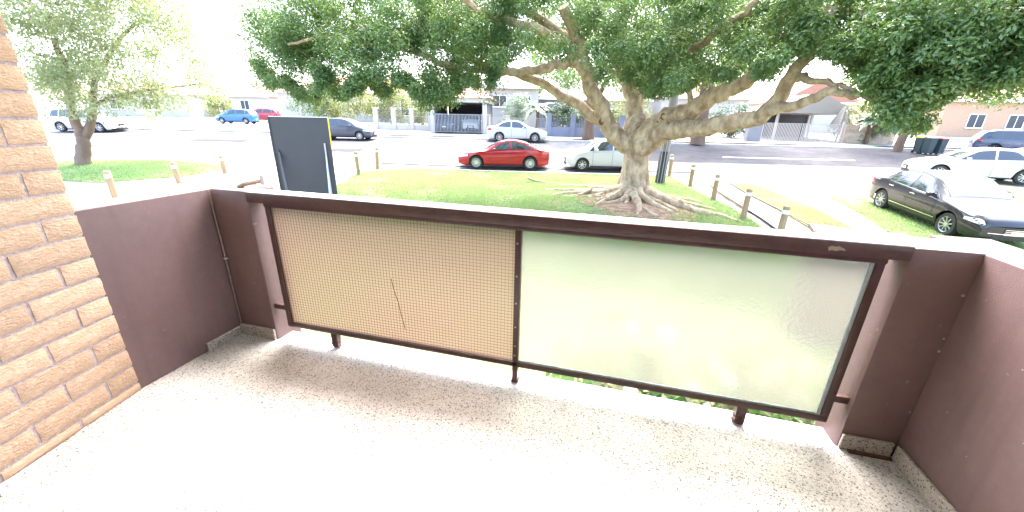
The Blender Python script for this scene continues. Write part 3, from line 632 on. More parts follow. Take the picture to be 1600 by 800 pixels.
plant('street_tree', base, 'pale leaved tree with forked trunk on the grass island', 'tree',
      [([base, at(130, 225, 23.6), at(127, 208, 23.6), at(113, 175, 23.5), at(105, 120, 23.2), at(85, 60, 23)], .27, .08),
       ([at(130, 215, 23.6), at(140, 200, 23.5), at(146, 165, 23.4), at(150, 120, 23.2), at(190, 60, 22.8), at(230, 20, 22.5)], .19, .05),
       ([at(146, 165, 23.4), at(180, 150, 23), at(240, 140, 22.8), at(320, 130, 22.6)], .10, .03)], C, R, 130, .17, K['paleleaf'], bark='bark3', aspect=.35)
def bush(name, px, pyb, rho, w, h, m, label, cat, n=26, leaf=.2, cnt=120, group=None, stem=.06):
    p = at(px, pyb, rho); loc = (p.x, p.y, float(zg(p.x, p.y))-.03); C = []; R = []
    for _ in range(n):
        a, r = random.uniform(0, 6.28), random.random()**.5; z = random.uniform(.12, .95)
        k = math.sin(math.pi*min(1, z*.8+.12)); C.append((loc[0]+w/2*r*k*math.cos(a), loc[1]+w/2*r*k*math.sin(a), loc[2]+h*z)); R.append(min(w, h)*random.uniform(.14, .24))
    return plant(name, loc, label, cat, [([loc, (loc[0]+.05, loc[1], loc[2]+h*.35), (loc[0], loc[1]+.05, loc[2]+h*.7)], stem, stem*.4)], C, R, cnt, leaf, m, group=group)
bush('garden_tree', 612, 195, 50.5, 5.5, 4.6, K['yellowleaf'], 'yellow green garden tree behind the white pillar fence', 'tree', 40, .26, 110)
bush('garden_tree', 548, 196, 52, 6.5, 4.6, K['yellowleaf'], 'rust tinted bushy garden tree behind the charcoal hatchback', 'tree', 40, .28, 110)
bush('garden_shrub', 345, 190, 60, 3.4, 3.0, K['yellowleaf'], 'round yellow green shrub beside the bright blue car', 'shrub', 20, .25, 90)
bush('hedge_shrub', 878, 207, 38, 3.4, 2.6, K['darkleaf'], 'dark hedge shrub behind the blue grey wall nearest the palm', 'shrub', 26, .2, 140)
bush('hedge_shrub', 925, 207, 38.6, 3.6, 2.7, K['darkleaf'], 'dark hedge shrub behind the blue grey wall at the big trunk', 'shrub', 26, .2, 140)
bush('garden_shrub', 1372, 210, 45, 3.6, 2.8, K['greyleaf'], 'grey green garden shrub behind the stone block wall', 'shrub', 26, .22, 120)
bush('garden_shrub', 1340, 205, 46, 3.2, 3.2, K['yellowleaf'], 'pale flowering shrub beside the white folded umbrella', 'shrub', 22, .22, 100)
bush('garden_shrub', 660, 200, 47, 2.2, 2.6, K['yellowleaf'], 'light green shrub beside the carport pillar', 'shrub', 18, .2, 90)
bush('garden_tree', 812, 205, 43, 3.6, 3.4, K['greyleaf'], 'grey green garden tree between the palm and the white fence', 'tree', 30, .22, 120)
bush('garden_tree', 500, 196, 54, 5.5, 4.2, K['greyleaf'], 'grey green garden tree in front of the cream house', 'tree', 34, .28, 110)
bush('garden_tree', 985, 208, 42, 4.2, 4.0, K['yellowleaf'], 'light green garden tree behind the fig trunk', 'tree', 30, .24, 110)
bush('garden_tree', 1140, 212, 44, 3.8, 3.2, K['darkleaf'], 'dark garden tree beside the grey gate pier', 'tree', 30, .22, 110)
def palm(px, py, rho, h, label):
    p = at(px, py, rho); loc = (p.x, p.y, float(zg(p.x, p.y))-.03); t = thing('palm', loc, 0, label, 'palm')
    m_ = MB(); limb(m_, [(0, 0, 0), (.05, 0, h*.4), (0, 0, h*.62)], .16, .12); m_.build('trunk', K['bark2'], t, smooth_angle=60)
    for k in range(22):
        a = 2*math.pi*k/22+random.uniform(-.2, .2); e = random.uniform(.1, 1.2); L = random.uniform(.8, 1.15)*h*.55; V = []; F = []
        for i in range(12):
            u = i/11; r = L*u*math.cos(e*(1-.2*u)); z = h*.62+L*u*math.sin(e)-L*.75*u*u*(.7 if e > .7 else 1)
            c = Vector((r*math.cos(a), r*math.sin(a), z)); s = Vector((-math.sin(a), math.cos(a), 0)); w = .2*math.sin(math.pi*min(1, u+.12))*L*(1 if i % 2 else .45)
            V += [c-s*w-Vector((0, 0, .35*w)), c, c+s*w-Vector((0, 0, .35*w))]
            if i: k0 = 3*i; F += [(k0-3, k0-2, k0+1, k0), (k0-2, k0-1, k0+2, k0+1)]
        MB().add(V, F).build('frond', K['greyleaf'], t)
palm(838, 206, 37.5, 3.6, 'feathery grey green palm beside the blue grey garden wall')
palm(1358, 206, 44, 3.0, 'small palm behind the stone block wall')
def bare_trunk(px, py, rho, h, r, label, lean=0, cw_=5.0):
    p = at(px, py, rho); loc = (p.x, p.y, float(zg(p.x, p.y))-.05); C = []; R = []
    for _ in range(90):
        a, q = random.uniform(0, 6.28), random.random()**.5; C.append((loc[0]+lean+cw_*q*math.cos(a), loc[1]+cw_*q*math.sin(a), loc[2]+h+random.uniform(0, 3.6))); R.append(random.uniform(.6, 1.0))
    return plant('street_tree', loc, label, 'tree', [([loc, (loc[0]+lean*.2, loc[1], loc[2]+h*.5), (loc[0]+lean, loc[1], loc[2]+h+1.2)], r, r*.6),
          ([(loc[0]+lean*.2, loc[1], loc[2]+h*.5), (loc[0]+lean*.5+1.2, loc[1]+.4, loc[2]+h+.6)], r*.5, r*.25)], C, R, 130, .26, K['figleaf'])
bare_trunk(919, 212, 33.6, 4.2, .55, 'thick dark trunked tree on the verge by the blue grey wall')
bare_trunk(1090, 219, 33.4, 4.4, .60, 'thick trunked tree on the verge opposite the fig')
bare_trunk(1403, 231, 39.5, 3.6, .30, 'leaning grey trunked tree in front of the stone block wall', .6)
# leafy creeper just below the slab edge
CRE = [(-.1, 3.7, 'small creeper plant below the slab edge beside the middle railing foot'), (.5, 3.9, 'leafy creeper plant below the slab edge, next along from the middle foot'), (1.1, 3.6, 'bushy creeper plant below the clear pane between two railing feet'),
       (1.5, 3.4, 'creeper plant below the rusted foot of the clear pane'), (1.9, 3.2, 'broad leaved creeper plant below the corner of the clear pane'), (2.3, 3.6, 'creeper plant below the broad brown pier'), (1.6, 4.3, 'creeper plant set back on the lawn behind the rusted foot')]
for x, y, lb in CRE:
    z = float(zg(x, y)); C = [(x+random.uniform(-.35, .35), y+random.uniform(-.3, .3), z+random.uniform(.1, .62)) for _ in range(12)]
    plant('creeper_plant', (x, y, z-.02), lb, 'plant', [([(x, y, z-.02), (x+.05, y, z+.3), (x, y+.08, z+.6)], .02, .008)], C, [.2]*12, 26, .13, K['creeper'], group='creeper plants below the balcony', aspect=.7)

# flowering shrubs close below the railing, seen through the obscure pane
for x, y, h, lb, bc in ((.45, 3.7, 1.25, 'flowering shrub close below the middle of the clear pane', 'paper'), (1.35, 3.5, 1.35, 'tall flowering shrub close below the rusted foot of the clear pane', 'blossom'), (2.15, 3.7, 1.2, 'flowering shrub close below the pier end of the clear pane', 'paper')):
    z = float(zg(x, y)); C = []; R_ = []
    for _ in range(22): C.append((x+random.uniform(-.42, .42), y+random.uniform(-.35, .35), z+h*random.uniform(.3, 1))); R_.append(random.uniform(.10, .2))
    t = plant('flowering_shrub', (x, y, z-.02), lb, 'shrub', [([(x, y, z-.02), (x+.06, y, z+h*.4), (x-.03, y+.05, z+h*.8)], .025, .008)], C, R_, 22, .10, K['drycreeper'], aspect=.6)
    for _ in range(15):
        c = random.choice(C); r_ = random.uniform(.04, .08); mb = MB(); k = 6; cx, cy, cz = c[0]-x+random.uniform(-.15, .15), c[1]-y-.12, c[2]-z+random.uniform(-.1, .15)
        mb.lathe([(.004, -.01), (r_*.6, .0), (r_, .02), (r_*.5, .03), (.003, .015)], 8, 'y', (cx, cy, cz)).build('blossom', K[random.choice(('paper', bc, 'blossom2'))], t)
# ------------------------------------------------------------------ street furniture
def bollard(x, y, h, label, lean=0, r=.085):
    z = float(zg(x, y)); t = thing('timber_bollard', (x, y, z), 0, label, 'bollard', 'timber bollards round the lawn')
    t.rotation_euler = (random.uniform(-.015, .015), lean, random.uniform(0, 3))
    MB().lathe([(r*1.0, -.2), (r, 0), (r*.98, h-.2), (r, h-.195)], 14).build('post', K['timber'], t, smooth_angle=40)
    MB().lathe([(r*1.03, h-.2), (r*1.03, h-.1)], 14).build('reflector_band', K['reflector'], t, smooth_angle=40)
    MB().lathe([(r, h-.1), (r, h-.02), (r*.85, h), (.001, h+.004)], 14).build('cap', K['timber'], t, smooth_angle=40)
bollard(4.36, 11.09, .9, 'timber bollard at the lawn edge, closest of its row to the letterboxes', .02)
bollard(3.89, 12.61, .88, 'timber bollard at the long root tip, beside the concrete path', .03)
bollard(3.52, 14.92, .91, 'timber bollard midway along the lawn edge by the path', .0)
bollard(3.22, 17.92, .91, 'timber bollard second from the kerb beside the path end', .02)
bollard(2.61, 20.15, 1.02, 'timber bollard at the kerb corner beside the silver hatchback', .0)
bollard(-10.82, 14.67, 1.0, 'mossy timber bollard on the lawn corner beside the signboard', .05)
bollard(-11.24, 16.72, .97, 'timber bollard on the lawn corner at the street kerb', .05)
bollard(13.2, 17.2, .72, 'timber bollard standing in grass behind the black sedan bonnet', .0, .14)
bollard(-14.82, 8.16, .8, 'pale timber bollard beside the island, closest to the brick wall', -.05)
bollard(-14.98, 10.19, .7, 'pale timber bollard midway along the island edge', -.05)
bollard(-15.13, 12.08, .68, 'pale timber bollard at the street end of the island edge', -.05)
def edging(pts, label):
    x, y = pts[0]; t = thing('timber_edging', (x, y, float(zg(x, y))), 0, label, 'edging')
    for (a, b_), (c, d) in zip(pts[:-1], pts[1:]):
        za, zb = float(zg(a, b_)), float(zg(c, d)); z0 = float(zg(x, y))
        MB().bar((a-x, b_-y, za-z0+.01), (c-x, d-y, zb-z0+.01), .045, .07).build('sleeper', K['timber_old'], t, bevel=.008)
edging([(4.12, 18.6), (4.14, 17.0), (4.24, 15.2), (4.32, 13.8)], 'weathered sleeper edging along the lawn side of the path')
edging([(5.12, 19.3), (5.22, 17.2), (5.45, 14.7), (5.75, 12.6), (5.95, 11.8)], 'weathered sleeper edging along the verge side of the path')
# power pole
p = (2.0, 18.2); z = float(zg(*p)); t = thing('power_pole', (*p, z), 0, 'dark based power pole rising behind the fig trunk', 'pole')
t.rotation_euler = (0, .02, 0)
MB().lathe([(.20, -.2), (.195, .0), (.19, 1.4), (.17, 5), (.15, 9)], 16).build('shaft', K['polewood'], t, smooth_angle=40)
MB().lathe([(.205, 0), (.203, 1.35), (.19, 1.37)], 16).build('sleeve', K['polebase'], t, smooth_angle=40)
for a in (-2.2, -1.5, -.9): MB().box(.2*math.cos(a)-.012, .2*math.cos(a)+.012, .206*math.sin(a)-.012, .206*math.sin(a), .02, 1.9).build('pale_strip', K['galv'], t)  # pale upright strips on the dark pole base
MB().box(-1.2, 1.2, -.06, .06, 8.2, 8.34).build('crossarm', K['polewood'], t)
# signboard seen from the back
a_, b_ = at(441, 300, 11.6), at(527, 300, 11.3); z = min(float(zg(a_.x, a_.y)), float(zg(b_.x, b_.y))); wd = math.hypot(b_.x-a_.x, b_.y-a_.y); az = math.atan2(b_.y-a_.y, b_.x-a_.x)
ht = at(466, 183, 11.45).z-z
t = thing('signboard', (a_.x, a_.y, z), az, 'tall dark grey back of a signboard propped on steel stakes', 'signboard')
MB().box(0, wd, 0, .03, .25, ht).build('panel', K['board'], t, bevel=.003)
MB().box(0, wd, .031, .042, .25, ht).build('face', K['paper'], t)
MB().box(wd, wd+.02, -.01, .045, ht-.78, ht+.01).build('edge_strip', K['yellow'], t)
MB().box(-.005, wd, -.008, .043, ht+.0005, ht+.012).build('edge_strip', K['paper'], t)
MB().box(-.03, -.001, -.02, .045, .2, ht).build('frame_side', K['dark_alu'], t)
MB().box(.07, .11, -.045, -.005, -.2, ht-.78).build('stake', K['dark_alu'], t)
MB().box(wd-.16, wd-.125, -.045, -.005, -.2, ht-.62).build('stake', K['galv'], t)
MB().bar((.1, -.05, ht-.85), (.45, -1.0, .02), .04).build('brace', K['dark_alu'], t)
MB().bar((wd-.14, -.05, ht-.95), (wd-.05, -1.0, .02), .035).build('brace', K['galv'], t)
MB().box(.0, wd, -.02, -.001, .25, .33).build('cross_batten', K['timber'], t)
# letterbox bank at the path
p = at(1338, 372, 7.2); q = at(1292, 366, 7.2); z = float(zg(p.x, p.y)); top = at(1330, 366, 7.0).z-z
t = thing('letterbox_bank', (p.x, p.y, z), -.25, 'brown flat topped letterbox bank standing by the path', 'letterbox')
MB().box(-.5, .55, -.22, .22, -.1, top-.06).build('body', K['letterbox'], t, bevel=.01)
MB().box(-.54, .6, -.26, .26, top-.06, top).build('cap', K['letterbox'], t, bevel=.008)
for i in range(4): MB().box(-.44+i*.25, -.24+i*.25, -.232, -.221, top-.36, top-.14).build('letter_flap', K['galv'], t, bevel=.003)
tag(MB().prism([(p.x+.02, p.y-.16), (p.x+.3, p.y-.24), (p.x+.36, p.y-.05), (p.x+.1, p.y+.02)], z+top+.001, z+top+.012).build('junk_mail', K['paper']), 'white leaflets left on top of the brown letterbox bank', 'leaflets')

# ------------------------------------------------------------------ vehicles
class Car:
    def __init__(s, L, Wd, up, belt, wf, wr, wr_r=.33, roof_in=.72, sill=.20, bul=(.12, .10)):
        xs = np.linspace(0, L, 161); s.L, s.hw = L, Wd/2; s.xs = xs
        u = np.interp(xs, *zip(*up)); k = np.array([1, 2, 3, 2, 1])/9
        us = np.convolve(np.pad(u, 2, mode='edge'), k, 'valid'); us[0], us[-1] = u[0], u[-1]; s.u = us
        s.b = np.interp(xs, *zip(*belt)); s.wf, s.wr, s.r, s.ri, s.sill, s.bul = wf, wr, wr_r, roof_in, sill, bul
        s.roof = us.max()
    def upper(s, x): return np.interp(x, s.xs, s.u)
    def sh(s, x): return np.minimum(np.interp(x, s.xs, s.b), s.upper(x)-.035)
    def lower(s, x):
        e = np.abs(x/s.L-.5)*2; z = s.sill+.10*np.clip((e-.86)/.14, 0, 1)**2
        for w in (s.wf, s.wr):
            R = s.r+.055; d = np.abs(x-w)
            z = np.where(d < R, np.maximum(z, s.r+np.sqrt(np.maximum(R*R-d*d, 0))), z)
        return z
    def plan(s, x):
        e = np.abs(x/s.L-.5)*2; return s.hw*(1-.05*e**3-.13*np.clip((e-.72)/.28, 0, 1)**2.2)
    def ytop(s, x):
        g = np.clip((s.upper(x)-s.sh(x)-.03)/(s.roof-np.interp(s.L*.5, s.xs, s.b)), 0, 1); return s.plan(x)*(.88-(.88-s.ri)*g)
    def warp(s, x, y, z):
        e = x/s.L; k = 1-(y/s.hw)**2
        f = np.clip((.22-e)/.22, 0, 1)**1.5; b = np.clip((e-.78)/.22, 0, 1)**1.5
        return np.stack([x-s.bul[0]*k*f+s.bul[0]*.6*f+s.bul[1]*k*b-s.bul[1]*.6*b-s.L/2, y, z], -1)
    def side_y(s, x, z):
        sh = s.sh(x); t = np.clip((z-sh)/np.maximum(s.upper(x)-sh, .01), 0, 1); lo = np.clip((sh-z)/(sh-s.sill+.001), 0, 1)
        ys = s.plan(x)*(.985-.015*lo+.03*np.sin(math.pi*np.clip(lo, 0, 1))-.07*np.clip((lo-.72)/.28, 0, 1)**2)
        return ys+(s.ytop(x)-s.plan(x)*.985)*(t**1.15)
    def side(s, x, z, sg, off=0): x, z = np.asarray(x, float), np.asarray(z, float); return s.warp(x, sg*(s.side_y(x, z)+off), z)
    def top(s, x, y, off=0):
        x, y = np.asarray(x, float), np.asarray(y, float); yt = s.ytop(x); return s.warp(x, y, s.upper(x)+.045*(1-(y/yt)**2)*np.clip(yt/s.hw, 0, 1)+off)
    def end(s, y, z, front, off=0):
        y, z = np.asarray(y, float), np.asarray(z, float); x = np.full(y.shape, 0. if front else s.L); p = s.warp(x, y, z); p[..., 0] += -off if front else off; return p
def grid(mb, P, flip=False):
    a, b_ = P.shape[:2]; v = P.reshape(-1, 3); f = []
    for i in range(a-1):
        for j in range(b_-1):
            q = (i*b_+j, (i+1)*b_+j, (i+1)*b_+j+1, i*b_+j+1); f.append(q[::-1] if flip else q)
    mb.add(v, f)
def wheel(t, c, r, sg, rimmat, spokes, detail):
    w = .21; y0 = c[1]
    mb = MB(); mb.lathe([(r*.66, -w/2), (r*.93, -w/2), (r, -w*.3), (r, w*.3), (r*.93, w/2), (r*.66, w/2)], 28, 'y', c); o = mb.build('wheel', K['rubber'], t, smooth_angle=35)
    m2 = MB(); yo = sg*w*.36; m2.lathe([(r*.69, sg*w*.5), (r*.62, sg*w*.44), (r*.60, yo*.3)], 28, 'y', c)
    if sg < 0: pass
    for k in range(spokes):
        a = 2*math.pi*k/spokes; d = Vector((math.cos(a), 0, math.sin(a))); C_ = Vector(c)+Vector((0, yo, 0))
        m2.bar(C_+d*r*.1, C_+d*r*.64+Vector((0, sg*.01, 0)), r*(.55/spokes)+.008, .03)
    m2.lathe([(.001, yo+sg*.02), (r*.16, yo+sg*.015), (r*.18, yo-sg*.02)], 12, 'y', c); m2.build('rim', rimmat, o, smooth_angle=35)
    MB().lathe([(.001, sg*w*.05), (r*.62, sg*w*.05)], 20, 'y', c).build('brake_backing', K['trim'], o)
def make_car(name, loc, rz, label, c, m, win, wsx, rwx, spokes=9, head=True, handles=(), detail=True, pitch=0, seams=(), scale=1, chrome=False, lamp_z=None, group=None, plate=False, tail=True):
    t = thing(name, loc, rz, label, 'car', group); t.rotation_euler = (0, pitch, rz); t.scale = (scale,)*3
    mb = MB(); xs = c.xs
    low, sh, up = c.lower(xs), c.sh(xs), c.upper(xs); low = np.minimum(low, sh-.02)
    rows = [low+(sh-low)*k/7 for k in range(8)]+[sh+(up-sh)*k/5 for k in range(1, 6)]; Z = np.stack(rows, 1)
    for sg in (1, -1): grid(mb, c.side(np.repeat(xs[:, None], Z.shape[1], 1), Z, sg), flip=(sg > 0))
    yt = c.ytop(xs); Y = np.linspace(-1, 1, 11)[None]*yt[:, None]; grid(mb, c.top(np.repeat(xs[:, None], 11, 1), Y))
    for fr, i in ((True, 0), (False, -1)):
        zz = Z[i]; yy = c.side_y(np.full(len(zz), xs[i]), zz); yy[-1] = yt[i]
        YY = np.linspace(-1, 1, 13)[None]*yy[:, None]; grid(mb, c.end(YY, np.repeat(zz[:, None], 13, 1), fr), flip=not fr)
    body = mb.build('body', m, t); me = body.data
    bm = bmesh.new(); bm.from_mesh(me); bmesh.ops.remove_doubles(bm, verts=bm.verts, dist=.0012); bm.to_mesh(me); bm.free()
    me.polygons.foreach_set('use_smooth', [True]*len(me.polygons)); me.set_sharp_from_angle(angle=math.radians(50))
    MB().box(-c.L/2+.35, c.L/2-.35, -c.hw*.72, c.hw*.72, .17, .62).build('underbody', K['trim'], t)
    for w in (c.wf, c.wr):
        for sg in (1, -1):
            wheel(t, (w-c.L/2, sg*(c.hw-.13), c.r), c.r, sg, K['alloy'], spokes, detail)
            a = np.linspace(-.12, math.pi+.12, 17); R0 = c.r+.05; x_ = w+np.stack([np.cos(a)*R0, np.cos(a)*(R0+.018)], 1); z_ = c.r+np.stack([np.sin(a)*R0, np.sin(a)*(R0+.018)], 1)
    for sg in (1, -1):
        for x0, x1, sl, sr in win:                    # side windows lying on the body surface
            n = 9; X = np.zeros((n, 5)); Zz = np.zeros((n, 5))
            for i, u in enumerate(np.linspace(0, 1, n)):
                xb, xt = x0+(x1-x0)*u, (x0+sl)+(x1+sr-x0-sl)*u
                zb = float(c.sh(xb))+.035; zt = max(zb+.004, float(c.upper(xt))-.075)
                for j in range(5): X[i, j] = xb+(xt-xb)*j/4; Zz[i, j] = min(zb+(zt-zb)*j/4, float(c.upper(X[i, j]))-.06)
            mb = MB(); grid(mb, c.side(X, np.maximum(Zz, c.sh(X)+.03), sg, .006), flip=(sg > 0)); mb.build('side_window', K['carglass'], t, smooth_angle=60)
        for x in seams:
            z = np.linspace(.27, float(c.sh(x))-.01, 8); X = np.stack([np.full(8, x), np.full(8, x+.014)], 0)
            mb = MB(); grid(mb, c.side(X, np.stack([z, z]), sg, .004), flip=(sg > 0)); mb.build('door_seam', K['trim'], t)
        for x in handles:
            P = c.side(np.array([x, x+.2]), np.array([float(c.sh(x))-.10]*2), sg, .018); MB().bar(P[0], P[1], .022, .028).build('door_handle', K['chrome'] if chrome else m, t, bevel=.004)
        if detail:
            z0 = lamp_z or .60
            X, Zz = np.meshgrid(np.linspace(.03, .48, 8), np.linspace(0, 1, 4), indexing='ij'); Zz = z0+(X*.10)+Zz*(.13-.18*np.maximum(X-.15, 0))
            Zz = np.minimum(Zz, c.upper(X)-.03); mb = MB(); grid(mb, c.side(X, Zz, sg, .006), flip=(sg > 0)); mb.build('headlight', K['lens'], t, smooth_angle=60)
            X, Zz = np.meshgrid(np.linspace(c.L-.36, c.L-.02, 7), np.linspace(0, 1, 4), indexing='ij'); Zz = float(c.upper(c.L-.2))-.24+Zz*.16-(c.L-X)*.05
            Zz = np.minimum(Zz, c.upper(X)-.03); mb = MB(); grid(mb, c.side(X, Zz, sg, .006), flip=(sg > 0)); mb.build('tail_light', K['taillens'], t, smooth_angle=60)
            # door mirror
            P = c.side(wsx[0]+.42, float(c.sh(wsx[0]+.42))+.07, sg, .10); mb = MB(); r = .075
            mb.add([(P[0]+r*.8*a, P[1]+sg*b_*.09, P[2]+r*z) for a in (-1, 1) for b_ in (-1, 1) for z in (-.8, .8)], [(0, 1, 3, 2), (4, 6, 7, 5), (0, 4, 5, 1), (2, 3, 7, 6), (0, 2, 6, 4), (1, 5, 7, 3)]); mb.build('door_mirror', m, t, bevel=.03, smooth_angle=60)
            X = np.linspace(c.wf+c.r+.1, c.wr-c.r-.1, 12); z0 = np.full(12, .20); mb = MB()
            grid(mb, c.side(np.stack([X, X], 1), np.stack([z0, z0+.05], 1), sg, .006), flip=(sg > 0)); mb.build('sill_trim', K['trim'], t)
            if chrome:
                mb = MB(); grid(mb, c.side(np.stack([X, X], 1), np.stack([z0+.20, z0+.225], 1), sg, .012), flip=(sg > 0)); mb.build('side_strip', K['chrome'], t)
                X = np.linspace(win[0][0]+.1, win[-1][1]-.1, 24); zz = c.sh(X)+.018; mb = MB(); grid(mb, c.side(np.stack([X, X], 1), np.stack([zz, zz+.016], 1), sg, .008), flip=(sg > 0)); mb.build('window_strip', K['chrome'], t)
                X = np.linspace(win[0][0]+.75, win[-1][1]-.25, 30); zz = c.upper(X)-.075; mb = MB(); grid(mb, c.side(np.stack([X, X], 1), np.stack([zz, zz+.018], 1), sg, .008), flip=(sg > 0)); mb.build('window_strip', K['chrome'], t)
    for nm, (xa, xb) in (('windscreen', wsx), ('rear_window', rwx)):
        X = np.linspace(xa, xb, 9); Y = np.linspace(-1, 1, 11)[None]*(c.ytop(X)*.93)[:, None]
        mb = MB(); grid(mb, c.top(np.repeat(X[:, None], 11, 1), Y, .006)); mb.build(nm, K['carglass'], t, smooth_angle=60)
    if detail:
        hw = c.hw*.62
        def nose(nm, y0, y1, z0, z1, mm, fr=True, off=.008):
            Y, Z_ = np.meshgrid(np.linspace(y0, y1, 9), np.linspace(z0, z1, 3), indexing='ij'); mb = MB(); grid(mb, c.end(Y, Z_, fr, off), flip=fr); mb.build(nm, mm, t, smooth_angle=60)
        nz = float(c.u[0])
        nose('grille', -hw*.55, hw*.55, nz-.22, nz-.03, K['trim']); nose('lower_grille', -hw*.9, hw*.9, .26, .38, K['trim'])
        if chrome:
            for k in range(4): nose('grille_bar', -hw*.55, hw*.55, nz-.20+k*.045, nz-.188+k*.045, K['chrome'], off=.02)
            nose('bumper_strip', -hw*1.1, hw*1.1, .41, .43, K['chrome'], off=.014)
        nose('number_plate', -.18, .18, .40, .51, K['plate'], off=.022); nose('number_plate', -.18, .18, .45, .56, K['plate'], False, .022)
    return t
def sedan(L=4.65, Wd=1.79, H=1.43, coupe=False):
    k = L/4.65; h = H/1.43
    if coupe: up = [(0, .60), (.04, .69), (.25, .79), (.8, .88), (1.35, .93), (1.75, 1.15), (2.15, 1.35), (2.55, 1.43), (2.95, 1.42), (3.4, 1.32), (3.85, 1.15), (4.2, 1.03), (4.45, 1.0), (4.6, .96), (4.65, .86)]
    else: up = [(0, .58), (.06, .70), (.3, .80), (.8, .90), (1.25, .97), (1.65, 1.20), (2.05, 1.40), (2.5, 1.46), (3.0, 1.45), (3.4, 1.36), (3.8, 1.15), (4.05, 1.05), (4.4, 1.03), (4.6, .98), (4.65, .86)]
    belt = [(0, .55), (.3, .72), (1.2, .90), (2, .93), (3, .97), (4, 1.0), (4.65, .9)]
    s = lambda a: [(x*k, z*h) for x, z in a]
    return Car(L, Wd, s(up), s(belt), .92*k, 3.66*k, .335)
def hatch(L=4.0, Wd=1.72, H=1.5):
    k = L/4.0; h = H/1.5
    up = [(0, .58), (.05, .70), (.3, .84), (.75, .98), (.95, 1.04), (1.4, 1.30), (1.8, 1.46), (2.2, 1.5), (3.0, 1.49), (3.5, 1.42), (3.75, 1.25), (3.92, 1.0), (3.98, .9), (4.0, .7)]
    belt = [(0, .55), (.3, .74), (1.0, .92), (2, .96), (3, 1.0), (4, 1.02)]
    s = lambda a: [(x*k, z*h) for x, z in a]
    return Car(L, Wd, s(up), s(belt), .76*k, 3.28*k, .305)
def suv(L=4.6, Wd=1.85, H=1.68):
    k = L/4.6; h = H/1.68
    up = [(0, .68), (.05, .84), (.3, .98), (1.0, 1.08), (1.25, 1.12), (1.7, 1.42), (2.1, 1.62), (2.6, 1.68), (3.6, 1.67), (4.1, 1.58), (4.4, 1.2), (4.55, 1.05), (4.6, .8)]
    belt = [(0, .64), (.3, .88), (1.2, 1.03), (3, 1.08), (4.6, 1.1)]
    s = lambda a: [(x*k, z*h) for x, z in a]
    return Car(L, Wd, s(up), s(belt), .9*k, 3.6*k, .36)
WS = dict(win=[(1.45, 2.62, .62, .0), (2.70, 3.72, .0, -.42)], wsx=(1.34, 2.12), rwx=(3.34, 3.86), seams=(1.52, 2.64, 3.55), handles=(2.36, 3.34))
WC = dict(win=[(1.55, 2.62, .62, .0), (2.70, 3.86, .0, -.55)], wsx=(1.42, 2.2), rwx=(3.32, 4.0), seams=(1.58, 2.64, 3.55), handles=(2.36, 3.4))
WH = dict(win=[(1.05, 1.30, .22, .0), (1.36, 2.22, .28, .0), (2.3, 3.22, .0, -.1), (3.28, 3.62, .0, -.12)], wsx=(1.0, 1.72), rwx=(3.55, 3.88), seams=(1.25, 2.24, 3.1), handles=(1.95, 2.85))
WV = dict(win=[(1.4, 2.45, .5, .0), (2.53, 3.45, .0, 0), (3.53, 4.15, .0, -.12)], wsx=(1.3, 2.0), rwx=(4.1, 4.42), seams=(1.45, 2.5, 3.5), handles=(2.2, 3.2))
def put(x, y): return (x, y, float(zg(x, y))-.028)
def pos(px, py): # ground point under a direction
    lo, hi = 3., 90.
    for _ in range(60):
        m_ = (lo+hi)/2; p = at(px, py, m_)
        if p.z < float(zg(p.x, p.y)): hi = m_
        else: lo = m_
    return p
def place(px, py, rz, c, half):   # near wheels' contact midpoint -> centre of car
    p = pos(px, py); nx, ny = -math.sin(rz), math.cos(rz)
    if nx*p.x+ny*p.y < 0: nx, ny = -nx, -ny
    return put(p.x+nx*half, p.y+ny*half)
R = math.radians
cc = sedan(4.63, 1.78, 1.43, True)
make_car('parked_car', place(787, 265.5, R(16), cc, .8), R(16), 'glossy red coupe-roofed sedan parked at the lawn kerb', cc, K['red'], spokes=15, **WC)
cj = hatch(3.95, 1.70, 1.54)
make_car('parked_car', place(946, 268, R(15), cj, .78), R(15), 'silver small hatchback parked behind the fig trunk', cj, K['silver'], spokes=8, **WH)
cw = sedan(4.5, 1.78, 1.47)
make_car('parked_car', place(807, 222, R(192), cw, .8), R(192), 'white sedan parked across the street in front of the white fence', cw, K['carwhite'], spokes=10, **WS)
ch = hatch(4.2, 1.75, 1.47)
make_car('parked_car', place(535, 219, R(194), ch, .8), R(194), 'charcoal hatchback across the street beside the signboard', ch, K['charcoal'], spokes=10, **WH)
cb = sedan(4.77, 1.82, 1.47)
make_car('parked_car', put(10.12, 14.95), R(93), 'glossy black sedan parked on the grass verge', cb, K['carblack'], spokes=9, chrome=True, pitch=-math.atan2(.2, 2.9), **WS)
c2 = sedan(4.8, 1.82, 1.47)
make_car('parked_car', put(17.35, 24.75), R(-13), 'white sedan parked on the road behind the black sedan', c2, K['carwhite'], spokes=10, **WS, scale=1.04)
c3 = suv(4.7, 1.85, 1.62)
make_car('parked_car', put(26.6, 35.2), R(160), 'dark blue wagon parked beside the wheelie bins', c3, K['navy'], spokes=8, **WV)
c4 = suv(4.6, 1.85, 1.68)
make_car('parked_car', put(24.6, 30.0), R(0), 'white four wheel drive behind the white sedan', c4, K['carwhite'], spokes=8, **WV)
make_car('parked_car', put(-40.5, 22.2), R(200), 'white four wheel drive seen behind the forked tree trunk', c4, K['carwhite'], spokes=8, **WV)
c5 = hatch(3.9, 1.7, 1.5)
make_car('parked_car', put(-41.0, 35.6), R(20), 'bright blue hatchback in front of the white house', c5, K['blue'], spokes=6, **WH)
make_car('parked_car', put(-43.2, 41.0), R(30), 'small red hatchback partly behind the blue car', c5, K['darkred'], spokes=6, **WH)
